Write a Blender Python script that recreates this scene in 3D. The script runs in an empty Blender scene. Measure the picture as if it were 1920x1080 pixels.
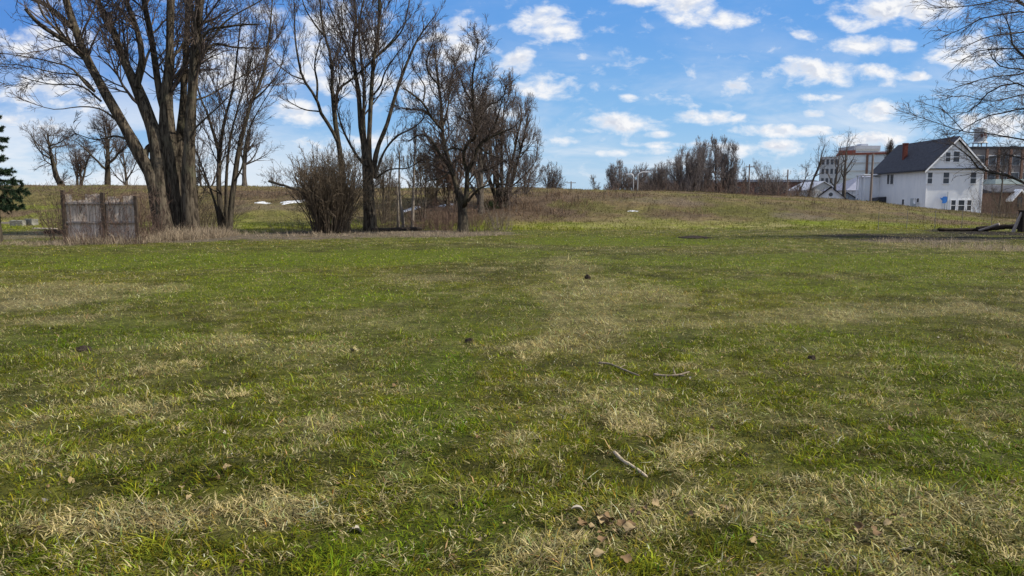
import bpy, bmesh, math, random
import numpy as np
from mathutils import Vector, Matrix

random.seed(7)
RNG = np.random.default_rng(11)
SC = bpy.context.scene
COL = SC.collection
R = math.radians

# ------------------------------------------------------------------ camera
F_PX, CX, CY = 1400.0, 960.0, 540.0           # focal length in photo pixels (1920 wide)
EYE = 1.6
PITCH = math.atan((CY - 375.0) / F_PX)
cam_d = bpy.data.cameras.new("camera")
cam_d.sensor_width = 36.0
cam_d.lens = 36.0 * F_PX / 1920.0
cam_d.clip_start = 0.1
cam_d.clip_end = 6000.0
cam = bpy.data.objects.new("camera", cam_d)
COL.objects.link(cam)
cam.location = (0, 0, EYE)
cam.rotation_euler = (math.pi / 2 - PITCH, 0, 0)
SC.camera = cam

# ------------------------------------------------------------------ light
SUN_AZ, SUN_EL = R(-101), R(42)                # azimuth to the left of the view direction (+Y): the sun stands to the right
SKY_STRENGTH, SUN_STRENGTH, EXPOSURE = 0.105, 4.8, 0.36
sun_vec = Vector((-math.sin(SUN_AZ) * math.cos(SUN_EL), math.cos(SUN_AZ) * math.cos(SUN_EL), math.sin(SUN_EL)))
sun_d = bpy.data.lights.new("sun", 'SUN')
sun_d.energy = SUN_STRENGTH
sun_d.angle = R(0.53)
sun_d.color = (1.0, 0.93, 0.80)
sun = bpy.data.objects.new("sun", sun_d)
COL.objects.link(sun)
sun.rotation_euler = (-sun_vec).to_track_quat('-Z', 'Y').to_euler()
SC.view_settings.view_transform = 'Standard'
SC.view_settings.look = 'None'
SC.view_settings.gamma = 1.0
SC.view_settings.exposure = EXPOSURE
SC.render.engine = 'CYCLES'
SC.cycles.max_bounces = 6
SC.cycles.diffuse_bounces = 3
SC.cycles.glossy_bounces = 2
SC.cycles.transmission_bounces = 3
SC.cycles.transparent_max_bounces = 6


def ray(px, py):
    u = (px - CX) / F_PX
    v = (CY - py) / F_PX
    cp, sp = math.cos(PITCH), math.sin(PITCH)
    return Vector((u, cp + v * sp, -sp + v * cp))


def W(px, py, Y):
    """the place in the world seen at photo pixel (px, py) at distance Y ahead"""
    d = ray(px, py)
    t = Y / d.y
    return Vector((d.x * t, Y, EYE + d.z * t))


# ------------------------------------------------------------------ sky with clouds (by direction)
class NT:
    def __init__(s, tree):
        s.t = tree

    def n(s, typ, **kw):
        nd = s.t.nodes.new(typ)
        for k, v in kw.items():
            setattr(nd, k, v)
        return nd

    def put(s, sock, val):
        if hasattr(val, 'is_output') or isinstance(val, bpy.types.NodeSocket):
            s.t.links.new(val, sock)
        else:
            sock.default_value = val

    def m(s, op, a, b=None, c=None, clamp=False):
        nd = s.n('ShaderNodeMath', operation=op, use_clamp=clamp)
        s.put(nd.inputs[0], a)
        if b is not None: s.put(nd.inputs[1], b)
        if c is not None: s.put(nd.inputs[2], c)
        return nd.outputs[0]

    def v(s, op, a, b=None):
        nd = s.n('ShaderNodeVectorMath', operation=op)
        s.put(nd.inputs[0], a)
        if b is not None: s.put(nd.inputs[1], b)
        return nd.outputs['Value'] if op in ('LENGTH', 'DOT_PRODUCT') else nd.outputs[0]

    def noise(s, vec, scale, detail=4, rough=0.55, dist=0.0, lac=2.0):
        nd = s.n('ShaderNodeTexNoise')
        if vec is not None: s.put(nd.inputs['Vector'], vec)
        nd.inputs['Scale'].default_value = scale
        nd.inputs['Detail'].default_value = detail
        nd.inputs['Roughness'].default_value = rough
        nd.inputs['Distortion'].default_value = dist
        nd.inputs['Lacunarity'].default_value = lac
        return nd.outputs['Fac']

    def mix(s, fac, a, b, typ='MIX'):
        nd = s.n('ShaderNodeMix', data_type='RGBA', blend_type=typ)
        s.put(nd.inputs[0], fac)
        s.put(nd.inputs[6], a)
        s.put(nd.inputs[7], b)
        return nd.outputs[2]

    def rng(s, val, a, b, c=0.0, d=1.0, smooth=True):
        nd = s.n('ShaderNodeMapRange', interpolation_type='SMOOTHSTEP' if smooth else 'LINEAR')
        s.put(nd.inputs[0], val)
        for i, x in enumerate((a, b, c, d)):
            s.put(nd.inputs[1 + i], x)
        return nd.outputs[0]


CLOUDS = [  # cx, cy, rx, ry, weight of clouds as they hang in the sky
    (1025, 42, 66, 36, 1), (1062, 54, 34, 20, 1), (1290, 12, 62, 38, 1), (1362, 36, 46, 17, .8), (1215, 0, 70, 12, .8),
    (1690, 18, 125, 27, 1), (1600, 42, 55, 16, 1), (1508, 65, 26, 9, .8), (1620, 86, 72, 18, 1), (1690, 86, 42, 13, .9),
    (1815, 98, 85, 30, 1), (1540, 137, 110, 23, 1), (1492, 136, 58, 28, 1), (1640, 132, 60, 13, .9), (1716, 143, 40, 9, .9),
    (1368, 170, 44, 16, .9), (1035, 162, 54, 24, 1), (985, 168, 36, 14, .9), (970, 115, 46, 25, .75), (925, 96, 34, 15, .7),
    (850, 88, 74, 46, .95), (1175, 183, 22, 9, .8), (1090, 107, 20, 7, .6), (1330, 221, 92, 14, .85), (1165, 234, 80, 20, .95),
    (1110, 246, 50, 9, .8), (1225, 252, 55, 7, .7), (1642, 205, 66, 22, .9), (1530, 216, 40, 9, .7), (1470, 244, 120, 13, .9),
    (1170, 286, 95, 8, .75), (1255, 272, 100, 7, .7), (1640, 262, 90, 17, 1), (1430, 278, 130, 16, .8), (1880, 235, 110, 22, .9),
    (70, 80, 120, 30, .95), (75, 172, 110, 34, 1), (165, 196, 80, 20, .85), (60, 230, 85, 15, .9), (430, 130, 130, 58, .85),
    (548, 205, 70, 30, .95), (640, 70, 120, 62, .85), (610, 145, 95, 40, .75), (705, 165, 80, 32, .8), (500, 50, 70, 34, .6),
    (790, 165, 80, 40, .75), (900, 205, 95, 42, .9), (640, 268, 150, 15, .75), (1090, 262, 60, 8, .7), (1545, 182, 50, 7, .7),
]


def build_world():
    w = bpy.data.worlds.new("World")
    SC.world = w
    w.use_nodes = True
    t = w.node_tree
    t.nodes.clear()
    N = NT(t)
    tc = N.n('ShaderNodeTexCoord').outputs['Generated']
    sky = N.n('ShaderNodeTexSky', sky_type='NISHITA')
    sky.sun_disc = False
    sky.sun_elevation = SUN_EL
    sky.sun_rotation = -SUN_AZ
    sky.altitude = 200
    sky.air_density = 1.0
    sky.dust_density = 0.6
    sky.ozone_density = 2.2
    sp = N.n('ShaderNodeSeparateXYZ')
    t.links.new(tc, sp.inputs[0])
    x, y, z = sp.outputs
    yy = N.m('MAXIMUM', y, 0.12)
    u = N.m('DIVIDE', x, yy)
    q = N.m('DIVIDE', z, yy)
    cb = N.n('ShaderNodeCombineXYZ')
    t.links.new(u, cb.inputs[0]); t.links.new(q, cb.inputs[1])
    p = cb.outputs[0]
    # big soft warp so that the clouds have ragged edges
    acc = None
    for cx, cy, rx, ry, wt in CLOUDS:
        d = ray(cx, cy)
        u0, q0 = d.x / d.y, d.z / d.y
        sx, sy = rx * 1.10 / F_PX, ry * 1.22 / F_PX
        a = N.v('MULTIPLY_ADD', p, (1 / sx, 1 / sy, 0))
        nd = a.node
        nd.inputs[2].default_value = (-u0 / sx, -q0 / sy, 0)
        l = N.v('DOT_PRODUCT', a, a)
        f = N.m('MULTIPLY_ADD', l, -wt, wt)
        acc = f if acc is None else N.m('MAXIMUM', acc, f)
    # unseen clouds elsewhere round the sky, cover raised as fill light (behind and beside the view): a noise field on a cloud layer
    zz = N.m('MAXIMUM', z, 0.03)
    cc = N.n('ShaderNodeCombineXYZ')
    t.links.new(N.m('DIVIDE', x, zz), cc.inputs[0]); t.links.new(N.m('DIVIDE', y, zz), cc.inputs[1])
    lay = N.noise(cc.outputs[0], 1.1, 2, 0.5)
    outside = N.m('MAXIMUM', N.rng(y, 0.35, 0.15), N.rng(q, 0.30, 0.42))
    acc2 = N.m('MULTIPLY', N.rng(lay, 0.32, 0.58), outside)
    acc = N.m('MAXIMUM', acc, acc2)
    st = N.v('MULTIPLY', p, (1.0, 1.75, 1.0))
    n1 = N.noise(st, 24.0, 8, 0.60, 0.25)
    up = N.v('ADD', st, (0.007, 0.011, 0.0))
    n2 = N.noise(up, 24.0, 3, 0.6, 0.25)
    dens = N.m('ADD', acc, N.m('MULTIPLY_ADD', n1, 3.5, -1.72))
    mask = N.m('MULTIPLY', N.rng(dens, 0.05, 1.30), N.rng(acc, -0.9, 0.1))
    # thin veil near the horizon and between the clouds
    veil_n = N.noise(N.v('MULTIPLY', p, (1.0, 3.0, 1.0)), 5.0, 5, 0.6, 0.4)
    veil = N.m('MULTIPLY', N.rng(veil_n, 0.42, 0.75), N.rng(q, 0.24, 0.02, 0.07, 0.92))
    vleft = N.m('MULTIPLY', N.rng(u, -0.05, -0.5, 0.0, 0.75), N.m('MULTIPLY', N.rng(q, 0.24, 0.03), N.rng(veil_n, 0.35, 0.62)))
    veil = N.m('MAXIMUM', veil, vleft)
    mask = N.m('MAXIMUM', mask, veil)
    mask = N.m('MULTIPLY', mask, N.rng(z, -0.01, 0.015))
    lit = N.rng(N.m('SUBTRACT', n1, n2), -0.10, 0.09)
    core = N.rng(dens, 0.5, 1.5)
    shade = N.m('MULTIPLY', core, N.m('SUBTRACT', 1.0, lit))
    cloud = N.mix(shade, (7.0, 7.05, 7.2, 1), (4.3, 4.7, 5.6, 1))
    # clear early spring air: the blue deepens upwards and away from the sun
    low = N.mix(N.rng(q, 0.0, 0.12), (3.4, 4.9, 6.5, 1), (1.9, 3.9, 6.4, 1))
    high = N.mix(N.rng(q, 0.06, 0.26), low, (0.86, 2.65, 6.1, 1))
    side = N.mix(N.m('MULTIPLY', N.rng(u, 0.15, -0.6), N.rng(q, 0.02, 0.25)), high, (0.46, 1.80, 5.2, 1))
    air = N.mix(0.86, sky.outputs[0], side)
    colr = N.mix(mask, air, cloud)
    bg = N.n('ShaderNodeBackground')
    bg.inputs['Strength'].default_value = SKY_STRENGTH
    t.links.new(colr, bg.inputs['Color'])
    out = N.n('ShaderNodeOutputWorld')
    t.links.new(bg.outputs[0], out.inputs[0])
    w.cycles.sampling_method = 'MANUAL'
    w.cycles.sample_map_resolution = 512


build_world()


# ------------------------------------------------------------------ noise and terrain
def _hash(ix, iy, seed):
    h = (ix.astype(np.int64) * 374761393 + iy.astype(np.int64) * 668265263 + seed * 2147483647) & 0xFFFFFFFF
    h = ((h ^ (h >> 13)) * 1274126177) & 0xFFFFFFFF
    h = (h ^ (h >> 16)) & 0xFFFFFFFF
    return h / 4294967295.0


def vn(x, y, seed=0):
    x = np.asarray(x, float); y = np.asarray(y, float)
    ix, iy = np.floor(x), np.floor(y)
    fx, fy = x - ix, y - iy
    fx = fx * fx * (3 - 2 * fx); fy = fy * fy * (3 - 2 * fy)
    a = _hash(ix, iy, seed); b = _hash(ix + 1, iy, seed)
    c = _hash(ix, iy + 1, seed); d = _hash(ix + 1, iy + 1, seed)
    return (a * (1 - fx) + b * fx) * (1 - fy) + (c * (1 - fx) + d * fx) * fy


def fbm(x, y, seed=0, oct=4, gain=0.5):
    s, amp, tot = 0, 1.0, 0
    for i in range(oct):
        s = s + amp * vn(x * 2 ** i + 17.3 * i, y * 2 ** i - 9.1 * i, seed + i)
        tot += amp
        amp *= gain
    return s / tot


def sst(t):
    t = np.clip(t, 0, 1)
    return t * t * (3 - 2 * t)


CREST_X = np.array([-400, -60, -48, -28, -13, 0, 7, 17, 27, 34, 39.5, 44.5, 48, 60, 400])
CREST_Z = np.array([2.9, 2.95, 2.95, 2.9, 2.65, 2.75, 2.55, 2.35, 1.85, 1.38, .76, .27, .1, -.2, -.5])


def H(x, y):
    x = np.asarray(x, float); y = np.asarray(y, float)
    k = np.clip(y, 20, 200) / 70.0
    zc = np.interp(x / np.clip(k, .5, 1.6), CREST_X, CREST_Z)
    zc = zc + (fbm(x * .09, y * .05, 31, 3) - .5) * .35
    # a shoulder half way up the slope gives the bank its two steps
    s = 0.72 * sst((y - 41) / 29.0) + 0.28 * sst((y - 47) / 12.0)
    z = zc * s
    far = sst((y - 72) / 26.0)
    z = z * (1 - far) + far * np.where(x > 20, -1.5, -0.4)
    # soft unevenness of the lawn
    near = np.clip(1 - (y - 50) / 20, 0, 1)
    z = z + near * ((fbm(x * .45, y * .45, 5, 3) - .5) * .11 + (fbm(x * .12, y * .12, 6, 2) - .5) * .10)
    z = z + (np.clip((y - 42) / 8, 0, 1) * np.clip((95 - y) / 10, 0, 1)) * (fbm(x * .8, y * .8, 8, 3) - .5) * .28
    # low berm of long dead grass in the left foreground
    bx, by = -1.75, 4.15
    e = ((x - bx) / 1.7) ** 2 + ((y - by - (x - bx) * .22) / .33) ** 2
    z = z + .07 * np.exp(-e)
    return z


Z0 = float(H(0, 0))


def h1(x, y):
    return float(H(np.array([x]), np.array([y]))[0])


cam.location.z = EYE + 0.0


def hit(px, py, far=140.0):
    d = ray(px, py)
    t = np.linspace(2.0, far, 3000)
    X, Y, Z = d.x * t, d.y * t, EYE + d.z * t
    below = np.nonzero(Z < H(X, Y))[0]
    i = below[0] if len(below) else len(t) - 1
    return Vector((X[i], Y[i], Z[i]))


def on_ground(x, y, dz=0.0):
    return Vector((x, y, h1(x, y) + dz))


# patches of the turf: px, py, rx, ry, kind, strength
PATCH = [
    (300, 487, 320, 15, 'fresh', .9), (660, 482, 270, 16, 'fresh', 1), (860, 474, 200, 13, 'fresh', .8), (480, 535, 210, 26, 'fresh', .8),
    (640, 562, 150, 20, 'fresh', .8), (1170, 452, 230, 9, 'fresh', 1), (1500, 492, 420, 18, 'fresh', .85), (1500, 538, 300, 17, 'fresh', .7),
    (200, 628, 220, 28, 'lush', .7), (830, 690, 120, 45, 'lush', .9), (860, 610, 130, 28, 'lush', .5), (770, 800, 150, 55, 'lush', .8),
    (1290, 645, 120, 30, 'lush', .5), (1800, 710, 160, 60, 'lush', .6), (1560, 640, 180, 25, 'lush', .5), (1720, 830, 140, 45, 'lush', .6),
    (680, 1035, 130, 45, 'lush', .7), (1400, 1035, 90, 30, 'lush', .6), (60, 660, 120, 30, 'lush', .4), (860, 970, 130, 60, 'lush', .5),
    (1780, 520, 150, 12, 'fresh', .6), (80, 1050, 120, 40, 'lush', .5),
    (110, 545, 200, 17, 'straw', .7), (50, 572, 100, 18, 'straw', .8), (120, 601, 90, 9, 'straw', .8), (410, 597, 50, 8, 'straw', .5),
    (1075, 505, 55, 28, 'straw', .6), (1090, 560, 80, 35, 'straw', .7), (1085, 615, 75, 35, 'straw', .7), (1000, 660, 40, 20, 'straw', .7),
    (1215, 550, 80, 20, 'straw', .6), (1480, 592, 140, 16, 'straw', .6), (1250, 600, 120, 22, 'straw', .4), (320, 692, 60, 12, 'straw', .7),
    (400, 745, 70, 10, 'straw', .6), (230, 765, 120, 20, 'straw', .5), (1180, 800, 62, 20, 'straw', 1), (1290, 850, 60, 22, 'straw', .8),
    (300, 972, 290, 34, 'straw', .8), (480, 948, 100, 24, 'straw', .8), (120, 985, 120, 24, 'straw', .7), (1550, 935, 240, 55, 'straw', .5), (1240, 985, 220, 60, 'straw', .5),
    (1790, 960, 170, 60, 'straw', .55), (1010, 1050, 110, 40, 'straw', .6), (1890, 1040, 60, 40, 'straw', .6), (1150, 740, 120, 22, 'straw', .35),
    (1640, 700, 90, 20, 'straw', .3), (1700, 580, 250, 14, 'straw', .5), (690, 610, 140, 22, 'straw', .3), (500, 650, 200, 18, 'straw', .35),
    (350, 850, 300, 34, 'dull', 0.36), (560, 862, 110, 20, 'dull', 0.48), (870, 585, 170, 28, 'dull', 0.30), (940, 525, 90, 9, 'dull', 0.54), (700, 690, 110, 40, 'dull', 0.30),
    (90, 962, 120, 18, 'dull', 0.48), (1485, 715, 50, 13, 'dull', 0.54), (1250, 912, 40, 20, 'soil_shade', .6), (1140, 1000, 60, 35, 'soil_shade', .45),
    (1620, 1000, 40, 22, 'soil_shade', .5), (1400, 860, 50, 14, 'dull', 0.54), (250, 700, 200, 40, 'dull', 0.21), (1500, 780, 260, 40, 'dull', 0.24),
    (1000, 880, 150, 40, 'dull', 0.30), (20, 737, 30, 8, 'soil_shade', .6), (155, 657, 12, 4, 'soil_shade', .8), (1380, 522, 30, 3, 'soil_shade', .6),
    # leaf litter under the tree row; dark earth entries also paint in its shadow strip
    (60, 456, 90, 6, 'straw', .8), (60, 440, 110, 12, 'litter', .8), (210, 452, 120, 8, 'litter', 1), (360, 446, 140, 9, 'litter', 1), (480, 444, 100, 7, 'litter', .9),
    (640, 439, 150, 9, 'litter', 1), (800, 437, 140, 7, 'litter', 1), (910, 438, 60, 4, 'litter', .8), (730, 430, 80, 6, 'soil_shade', .9), (620, 434, 70, 6, 'soil_shade', .8),
    (425, 436, 40, 5, 'soil_shade', .8), (330, 438, 60, 6, 'soil_shade', .7),
    # bank beyond the row
    (500, 412, 80, 16, 'fresh', .3), (490, 388, 90, 7, 'litter', .4), (480, 364, 80, 8, 'brown', .9), (560, 372, 60, 8, 'brown', .7), (80, 388, 70, 5, 'fresh', .6), (100, 405, 60, 6, 'fresh', .5),
    (1010, 385, 105, 22, 'brown', 1), (960, 395, 60, 14, 'brown', 1), (1100, 366, 120, 7, 'brown', .7), (840, 400, 90, 20, 'brown', .8), (760, 385, 80, 15, 'brown', .5),
    (1090, 388, 60, 9, 'dull', .7), (1270, 402, 70, 8, 'brown', .7), (1390, 395, 120, 9, 'dull', .7), (1250, 378, 90, 6, 'litter', .5), (1560, 392, 50, 5, 'brown', .6),
    (1500, 405, 60, 6, 'litter', .6), (1650, 405, 90, 5, 'dull', .6), (1450, 385, 90, 5, 'dull', .4), (1580, 420, 110, 6, 'fresh', .45), (1240, 420, 260, 8, 'straw', .3), (1800, 410, 60, 6, 'fresh', .4),
    (1300, 446, 40, 2.2, 'soil_shade', 1), (1650, 441, 90, 2.5, 'soil_shade', .6), (1750, 440, 90, 4, 'soil_shade', .8), (1850, 436, 80, 7, 'soil_shade', .9),  # right strip: dark soil, also painting in the right tree's cast shadow
    (1740, 450, 140, 5, 'litter', .9), (1820, 447, 120, 4, 'soil_shade', 1.0), (1720, 446, 120, 4, 'soil_shade', 1.0), (1600, 441, 90, 2.5, 'soil_shade', 1.0), (1860, 438, 90, 7, 'soil_shade', 1.0), (1800, 464, 130, 7, 'straw', .6), (1890, 466, 90, 6, 'straw', .6), (1700, 457, 60, 3, 'straw', .6),  # dark entries deepen the same painted shadow strip
]
_P = []
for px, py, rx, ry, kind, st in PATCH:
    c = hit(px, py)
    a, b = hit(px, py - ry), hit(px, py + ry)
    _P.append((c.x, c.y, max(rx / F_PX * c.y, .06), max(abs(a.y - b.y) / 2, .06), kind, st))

TURF = {'lush': (.105, .158, .005), 'fresh': (.155, .208, .006), 'mid': (.158, .166, .012), 'dull': (.086, .088, .018), 'straw': (.470, .395, .195),
        'soil_shade': (.026, .021, .016), 'litter': (.140, .112, .082), 'brown': (.105, .073, .048), 'bank': (.150, .112, .056)}
TURF = {k: np.array(v) for k, v in TURF.items()}


def turf(x, y):
    """colour of the turf and its dryness at ground points"""
    x = np.asarray(x, float); y = np.asarray(y, float)
    n = fbm(x * .33 + .0, y * .33, 41, 5, .6)
    n2 = fbm(x * 1.3, y * 1.3, 52, 3)
    n3 = fbm(x * .12, y * .10, 63, 3)
    col = np.empty(x.shape + (3,))
    g = np.clip(.5 + (n - .5) * 2.6, 0, 1)[..., None]
    col[:] = TURF['mid'] * (1 - g) + (TURF['lush'] * .55 + TURF['mid'] * .45) * g
    dl = (sst((n3 - .5) * 4) * .6)[..., None]
    col = col * (1 - dl) + TURF['dull'] * dl
    dry = sst((n2 - .50) * 3.2) * (.25 + .75 * sst((n3 - .38) * 4)) * .75
    # small ragged spots of bare, dead and fresh turf
    n4 = fbm(x * 3.1 + 40, y * 3.1, 57, 3)
    n5 = vn(x * 8.0, y * 8.0, 58)
    spot = (sst((n4 - .55) * 6) * .8 * (.5 + .5 * n5))
    dry = np.maximum(dry, spot)
    dk = (sst((.42 - n4) * 6) * .55)[..., None]
    col = col * (1 - dk) + TURF['dull'] * .72 * dk
    col = col * (.52 + .62 * n5 + .36 * n4)[..., None]
    # rougher, paler bank beyond the lawn
    bank = sst((y - 43 - (n - .5) * 6) / 8.0)
    bm = sst((n - .38) * 4)[..., None]
    bc = TURF['bank'] * (1 - bm * .55) + TURF['dull'] * 1.25 * bm * .55
    bc = bc * (.40 + .70 * n2[..., None] + .45 * fbm(x * .8, y * 1.6, 67, 3)[..., None])
    bb = (sst((fbm(x * .30 + 9, y * .42, 69, 4, .6) - .50) * 6) * .7)[..., None]
    bc = bc * (1 - bb) + TURF['brown'] * 1.15 * bb
    bk = bank[..., None]
    wx = x + (fbm(x * .9, y * .9, 71, 3) - .5) * 1.3
    wy = y + (fbm(x * .9, y * .9, 83, 3) - .5) * 1.3
    d3 = dry[..., None] * .7
    col = col * (1 - d3) + TURF['straw'] * .75 * d3
    col = col * (1 - bk) + bc * bk
    dry = np.maximum(dry, bank * .7)
    soil_shade = np.zeros(x.shape)
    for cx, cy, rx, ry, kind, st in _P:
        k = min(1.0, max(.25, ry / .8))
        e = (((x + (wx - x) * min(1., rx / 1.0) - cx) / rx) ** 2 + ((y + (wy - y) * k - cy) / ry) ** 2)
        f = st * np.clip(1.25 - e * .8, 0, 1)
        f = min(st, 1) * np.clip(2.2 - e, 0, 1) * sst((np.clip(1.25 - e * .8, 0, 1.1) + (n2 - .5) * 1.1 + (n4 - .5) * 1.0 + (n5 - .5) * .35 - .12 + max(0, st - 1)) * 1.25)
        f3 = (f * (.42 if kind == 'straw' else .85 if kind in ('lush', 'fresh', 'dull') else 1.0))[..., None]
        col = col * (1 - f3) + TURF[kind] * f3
        if kind == 'straw':
            dry = np.maximum(dry, f)
        elif kind in ('lush', 'fresh', 'dull'):
            dry = dry * (1 - f)
        elif kind in ('soil_shade', 'litter'):
            soil_shade = np.maximum(soil_shade, f)
    return col, dry, soil_shade


# ------------------------------------------------------------------ mesh helpers
def mesh_np(name, verts, quads=None, tris=None, color=None, smooth=False):
    me = bpy.data.meshes.new(name)
    verts = np.ascontiguousarray(verts, np.float32)
    nq = 0 if quads is None else len(quads)
    nt = 0 if tris is None else len(tris)
    loops = []
    if nq: loops.append(np.asarray(quads).ravel())
    if nt: loops.append(np.asarray(tris).ravel())
    loops = np.concatenate(loops).astype(np.int32)
    starts = np.concatenate([np.arange(nq) * 4, nq * 4 + np.arange(nt) * 3]).astype(np.int32)
    me.vertices.add(len(verts)); me.loops.add(len(loops)); me.polygons.add(nq + nt)
    me.vertices.foreach_set('co', verts.ravel())
    me.loops.foreach_set('vertex_index', loops)
    me.polygons.foreach_set('loop_start', starts)
    if color is not None:
        at = me.attributes.new('tint', 'FLOAT_COLOR', 'POINT')
        c4 = np.ones((len(verts), 4), np.float32)
        c4[:, :3] = color
        at.data.foreach_set('color', c4.ravel())
    if smooth:
        me.polygons.foreach_set('use_smooth', np.ones(nq + nt, bool))
    me.update(calc_edges=True)
    me.validate()
    return me


def link(name, me, mat=None, parent=None, loc=None):
    o = bpy.data.objects.new(name, me)
    COL.objects.link(o)
    if mat is not None:
        me.materials.append(mat)
    if parent is not None:
        o.parent = parent
    if loc is not None:
        o.location = loc
    return o


def tag(o, label=None, cat=None, group=None, kind=None):
    if label: o['label'] = label
    if cat: o['category'] = cat
    if group: o['group'] = group
    if kind: o['kind'] = kind
    return o


def empty(name, loc, label, cat, group=None, rz=0.0):
    o = bpy.data.objects.new(name, None)
    o.empty_display_size = .3
    COL.objects.link(o)
    o.location = loc
    o.rotation_euler = (0, 0, rz)
    return tag(o, label, cat, group)


class MB:
    """collects boxes and faces, builds one mesh object"""
    def __init__(s):
        s.v, s.f = [], []

    def face(s, *pts):
        i = len(s.v)
        s.v += [tuple(p) for p in pts]
        s.f.append(tuple(range(i, i + len(pts))))
        return s

    def box(s, x0, y0, z0, x1, y1, z1):
        i = len(s.v)
        s.v += [(x0, y0, z0), (x1, y0, z0), (x1, y1, z0), (x0, y1, z0), (x0, y0, z1), (x1, y0, z1), (x1, y1, z1), (x0, y1, z1)]
        for q in ((3, 2, 1, 0), (4, 5, 6, 7), (0, 1, 5, 4), (1, 2, 6, 5), (2, 3, 7, 6), (3, 0, 4, 7)):
            s.f.append(tuple(i + k for k in q))
        return s

    def prism(s, poly, a, b, axis='y'):
        """poly of (x,z) pulled along y from a to b"""
        n = len(poly)
        i = len(s.v)
        if axis == 'y':
            s.v += [(x, a, z) for x, z in poly] + [(x, b, z) for x, z in poly]
        else:
            s.v += [(a, x, z) for x, z in poly] + [(b, x, z) for x, z in poly]
        s.f.append(tuple(range(i, i + n)))
        s.f.append(tuple(range(i + 2 * n - 1, i + n - 1, -1)))
        for k in range(n):
            s.f.append((i + k, i + (k + 1) % n, i + n + (k + 1) % n, i + n + k))
        return s

    def cyl(s, p0, p1, r0, r1=None, n=12):
        r1 = r0 if r1 is None else r1
        p0, p1 = Vector(p0), Vector(p1)
        d = (p1 - p0).normalized()
        a = d.orthogonal().normalized(); b = d.cross(a)
        i = len(s.v)
        for p, r in ((p0, r0), (p1, r1)):
            for k in range(n):
                t = 2 * math.pi * k / n
                s.v.append(tuple(p + a * math.cos(t) * r + b * math.sin(t) * r))
        for k in range(n):
            s.f.append((i + k, i + (k + 1) % n, i + n + (k + 1) % n, i + n + k))
        s.f.append(tuple(range(i + n - 1, i - 1, -1)))
        s.f.append(tuple(range(i + n, i + 2 * n)))
        return s

    def build(s, name, mat, parent=None, loc=None, bevel=0.0, rz=None):
        me = bpy.data.meshes.new(name)
        me.from_pydata(s.v, [], s.f)
        bm = bmesh.new(); bm.from_mesh(me)
        bmesh.ops.recalc_face_normals(bm, faces=bm.faces)
        if bevel:
            bmesh.ops.bevel(bm, geom=list(bm.edges), offset=bevel, segments=2, affect='EDGES', profile=.6)
        bm.to_mesh(me); bm.free()
        o = link(name, me, mat, parent, loc)
        if rz is not None:
            o.rotation_euler = (0, 0, rz)
        return o


# ------------------------------------------------------------------ materials
def mat(name, rough=.85, spec=.25):
    m = bpy.data.materials.new(name)
    m.use_nodes = True
    t = m.node_tree
    b = t.nodes['Principled BSDF']
    b.inputs['Roughness'].default_value = rough
    b.inputs['Specular IOR Level'].default_value = spec
    return m, NT(t), b


def bump(N, b, height, strength=.5, dist=.02):
    nd = N.n('ShaderNodeBump')
    nd.inputs['Strength'].default_value = strength
    nd.inputs['Distance'].default_value = dist
    N.put(nd.inputs['Height'], height)
    N.t.links.new(nd.outputs[0], b.inputs['Normal'])


def rgba(c):
    return (c[0], c[1], c[2], 1)


def m_plain(name, c1, c2, scale=3.0, rough=.8, stretch=(1, 1, 1), spec=.25, bmp=0.0):
    m, N, b = mat(name, rough, spec)
    tc = N.n('ShaderNodeTexCoord').outputs['Object']
    v = N.v('MULTIPLY', tc, stretch)
    f = N.rng(N.noise(v, scale, 6, .65), .3, .7)
    N.t.links.new(N.mix(f, rgba(c1), rgba(c2)), b.inputs['Base Color'])
    if bmp:
        bump(N, b, N.noise(v, scale * 2.5, 5, .65), bmp, .03)
    return m


def m_ground():
    m, N, b = mat('turf_soil', .95, .1)
    at = N.n('ShaderNodeAttribute', attribute_name='tint')
    pos = N.n('ShaderNodeNewGeometry').outputs['Position']
    f = N.noise(pos, 9.0, 7, .72)
    f2 = N.noise(pos, 1.7, 5, .65)
    k = N.m('MULTIPLY', N.rng(f, .28, .72, .42, 1.25), N.rng(f2, .3, .7, .75, 1.2))
    c = N.mix(1.0, at.outputs['Color'], N.n('ShaderNodeCombineXYZ').outputs[0], 'MULTIPLY')
    cmb = c.node.inputs[7].links[0].from_node
    for i in range(3):
        N.t.links.new(k, cmb.inputs[i])
    # bits of straw lying in it
    s = N.noise(N.v('MULTIPLY', pos, (1, .6, 1)), 26.0, 3, .6, 1.2)
    c = N.mix(N.rng(s, .60, .72, 0, .4), c, (.17, .135, .06, 1))
    N.t.links.new(c, b.inputs['Base Color'])
    bump(N, b, N.m('ADD', f, N.m('MULTIPLY', s, .4)), .9, .06)
    return m


def m_blade(name, trans=.38, sheen=.08):
    m, N, b = mat(name, .75, sheen)
    at = N.n('ShaderNodeAttribute', attribute_name='tint')
    N.t.links.new(at.outputs['Color'], b.inputs['Base Color'])
    tr = N.n('ShaderNodeBsdfTranslucent')
    N.t.links.new(at.outputs['Color'], tr.inputs['Color'])
    mx = N.n('ShaderNodeMixShader')
    mx.inputs[0].default_value = trans
    out = N.t.nodes['Material Output']
    N.t.links.new(b.outputs[0], mx.inputs[1]); N.t.links.new(tr.outputs[0], mx.inputs[2])
    N.t.links.new(mx.outputs[0], out.inputs[0])
    return m


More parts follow.
